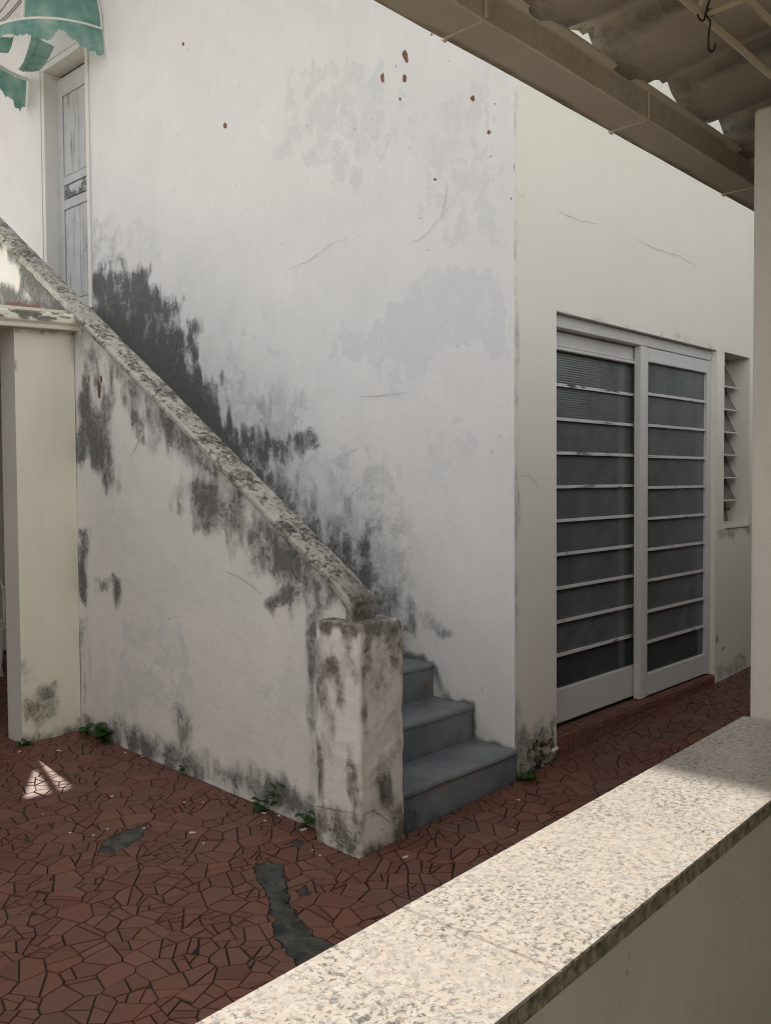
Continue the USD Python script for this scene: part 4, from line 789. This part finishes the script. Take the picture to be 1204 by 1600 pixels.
# steel truss under the roof and the hook that hangs from it
tt = thing('roof_truss', 'slim cream painted steel lattice truss below the roof sheets', 'truss')
ZA = 2.35; yA, yC = .676, .598
def bar(a, b, r=.0065): return tube(np.linspace(a, b, 8), r, 8)
obj('chord', bar((-3.5, yA, ZA), (2.42, yA, ZA)), 'truss_paint', tt); obj('chord', bar((-3.5, yC, ZA), (2.42, yC, ZA)), 'truss_paint', tt)
obj('top_chord', bar((-3.5, (yA + yC) / 2, ZA + .2), (2.42, (yA + yC) / 2, ZA + .2)), 'truss_paint', tt)
for k in range(-13, 3):
    x = 1.535 + .355 * k
    if x > 2.05 and k != 1: continue
    obj('cross_bar', bar((x, yA, ZA), (x, yC, ZA), .0055), 'truss_paint', tt)
    obj('strut', bar((x - .012, yA, ZA), (x - .012, (yA + yC) / 2, ZA + .2), .0045), 'truss_paint', tt)
    obj('strut', bar((x - .012, yC, ZA), (x + .16, (yA + yC) / 2, ZA + .2), .0045), 'truss_paint', tt)
hook = thing('hook', 'dark bent wire hook hanging from the roof truss', 'hook')
H = at(1106, 30, y=yA); s = .0019
hpts = [at(x, y, y=yA - .012) for x, y in ((1112, 25), (1110, 14), (1104, 16), (1103, 24), (1109, 32), (1107, 50), (1106, 70), (1107, 77), (1111, 80), (1115, 76), (1117, 68))]
t = np.linspace(0, len(hpts) - 1, 44); hp_ = np.array(hpts); k = np.arange(len(hpts))
from scipy.interpolate import CubicSpline
obj('hook_wire', tube(CubicSpline(k, hp_)(t), s, 6), 'dark_steel', hook)
obj('hanger_loop', tube(CubicSpline(range(5), np.array([at(x, y, y=yA - .02) for x, y in ((1089, 22), (1094, 30), (1099, 31), (1102, 20), (1110, -4))]))(np.linspace(0, 4, 24)), s, 6), 'dark_steel', hook)

# ------------------------------------------------------------------ weeds and litter
def leaf_mesh(l, w, ang, tilt):
    pts = [(0, 0), (.25 * l, .35 * w), (.55 * l, .5 * w), (.85 * l, .32 * w), (l, 0), (.85 * l, -.32 * w), (.55 * l, -.5 * w), (.25 * l, -.35 * w)]
    v = np.array([(x, y, -.25 * x * x / l + .25 * abs(y)) for x, y in pts] + [(.5 * l, 0, -.02 * l)]); f = [[8, i, (i + 1) % 8] for i in range(8)]
    m = trimesh.Trimesh(v, np.array(f), process=False)
    m.apply_transform(trimesh.transformations.rotation_matrix(-tilt, [0, 1, 0])); m.apply_transform(trimesh.transformations.rotation_matrix(ang, [0, 0, 1])); return m
def weed(px, py, label, hgt, n, l, seed, lean=(-.02, -.02)):
    l *= 1.25; n = int(n * 1.5)
    r = np.random.default_rng(seed); b = at(px, py, z=0); b = at(px, py, z=float(fz(b[0], b[1]))); b[2] = fz(b[0], b[1])
    w = thing('weed', label, 'weed', b, )
    for k in range(n):
        hgt_k = hgt * (k + .7) / n * r.uniform(.7, 1.1); top = np.array([lean[0] * (k + 1) / n * 3 + r.normal(0, .35 * l), lean[1] * (k + 1) / n * 3 + r.normal(0, .35 * l), hgt_k])
        obj('stem', tube([(0, 0, -.01), top * [.4, .4, .6], top], .0016, 5), 'leaf', w)
        m = leaf_mesh(l * r.uniform(.7, 1.15), l * r.uniform(.7, 1.0), r.uniform(0, 6.28), r.uniform(.1, .8)); m.apply_translation(top); obj('leaf', m, 'leaf', w)
weed(138, 1146, 'small dark weed in the corner by the porch pillar', .07, 7, .045, 1)
weed(164, 1156, 'bushy green weed at the wall foot right of the porch corner', .10, 12, .055, 2)
weed(434, 1258, 'bright upright green weed against the stained side wall', .13, 9, .055, 3)
weed(418, 1256, 'low dull weed beside the bright upright weed', .03, 6, .04, 4)
weed(486, 1288, 'small dark weed tucked beside the newel post foot', .07, 6, .04, 5)
weed(288, 1203, 'tiny weed halfway along the side wall foot', .04, 4, .025, 6)
weed(812, 1216, 'dark weed growing at the crumbled foot of the house corner', .04, 7, .04, 7, (.0, -.03))
weed(45, 1160, 'flat weed patch below the left edge of the porch pillar', .025, 7, .03, 8, (-.02, -.01))
for k, (x, y, s) in enumerate(((30, 1173, 8), (91, 1171, 9), (196, 1175, 6), (222, 1181, 5), (412, 1271, 7), (413, 1283, 4), (475, 1297, 11), (300, 1302, 10), (225, 1295, 4), (175, 1244, 4), (67, 1272, 4), (168, 1296, 4), (110, 1302, 4), (146, 1306, 4), (318, 1319, 4), (436, 1275, 6), (288, 1254, 3), (632, 1341, 9), (488, 1330, 4), (810, 1250, 5), (800, 1298, 3), (318, 1255, 3), (500, 1338, 3))):
    b = at(x, y, z=0); b = at(x, y, z=float(fz(b[0], b[1]))); r = np.random.default_rng(k); L = s * 5.0 / FPX * .62
    o = np.array([(math.cos(a) * L * r.uniform(.6, 1.1), math.sin(a) * L * .5 * r.uniform(.6, 1.1)) for a in np.linspace(0, 6.28, 7)[:-1]]); an = r.uniform(0, 3); o = o @ np.array([[math.cos(an), -math.sin(an)], [math.sin(an), math.cos(an)]])
    v = np.vstack([np.c_[o, r.uniform(.001, .004, 6)], [[0, 0, .005]], np.c_[o * .9, np.zeros(6)]]) + [b[0], b[1], fz(b[0], b[1]) + .002]
    f = [[6, i, (i + 1) % 6] for i in range(6)] + [[i, 7 + i, 7 + (i + 1) % 6] for i in range(6)] + [[i, 7 + (i + 1) % 6, (i + 1) % 6] for i in range(6)]
    tag(obj('paint_flake', trimesh.Trimesh(v, np.array(f), process=False), 'paper_white'), 'small white flake of paint lying on the red tiles', 'flake', 'paint flakes on the courtyard tiles')
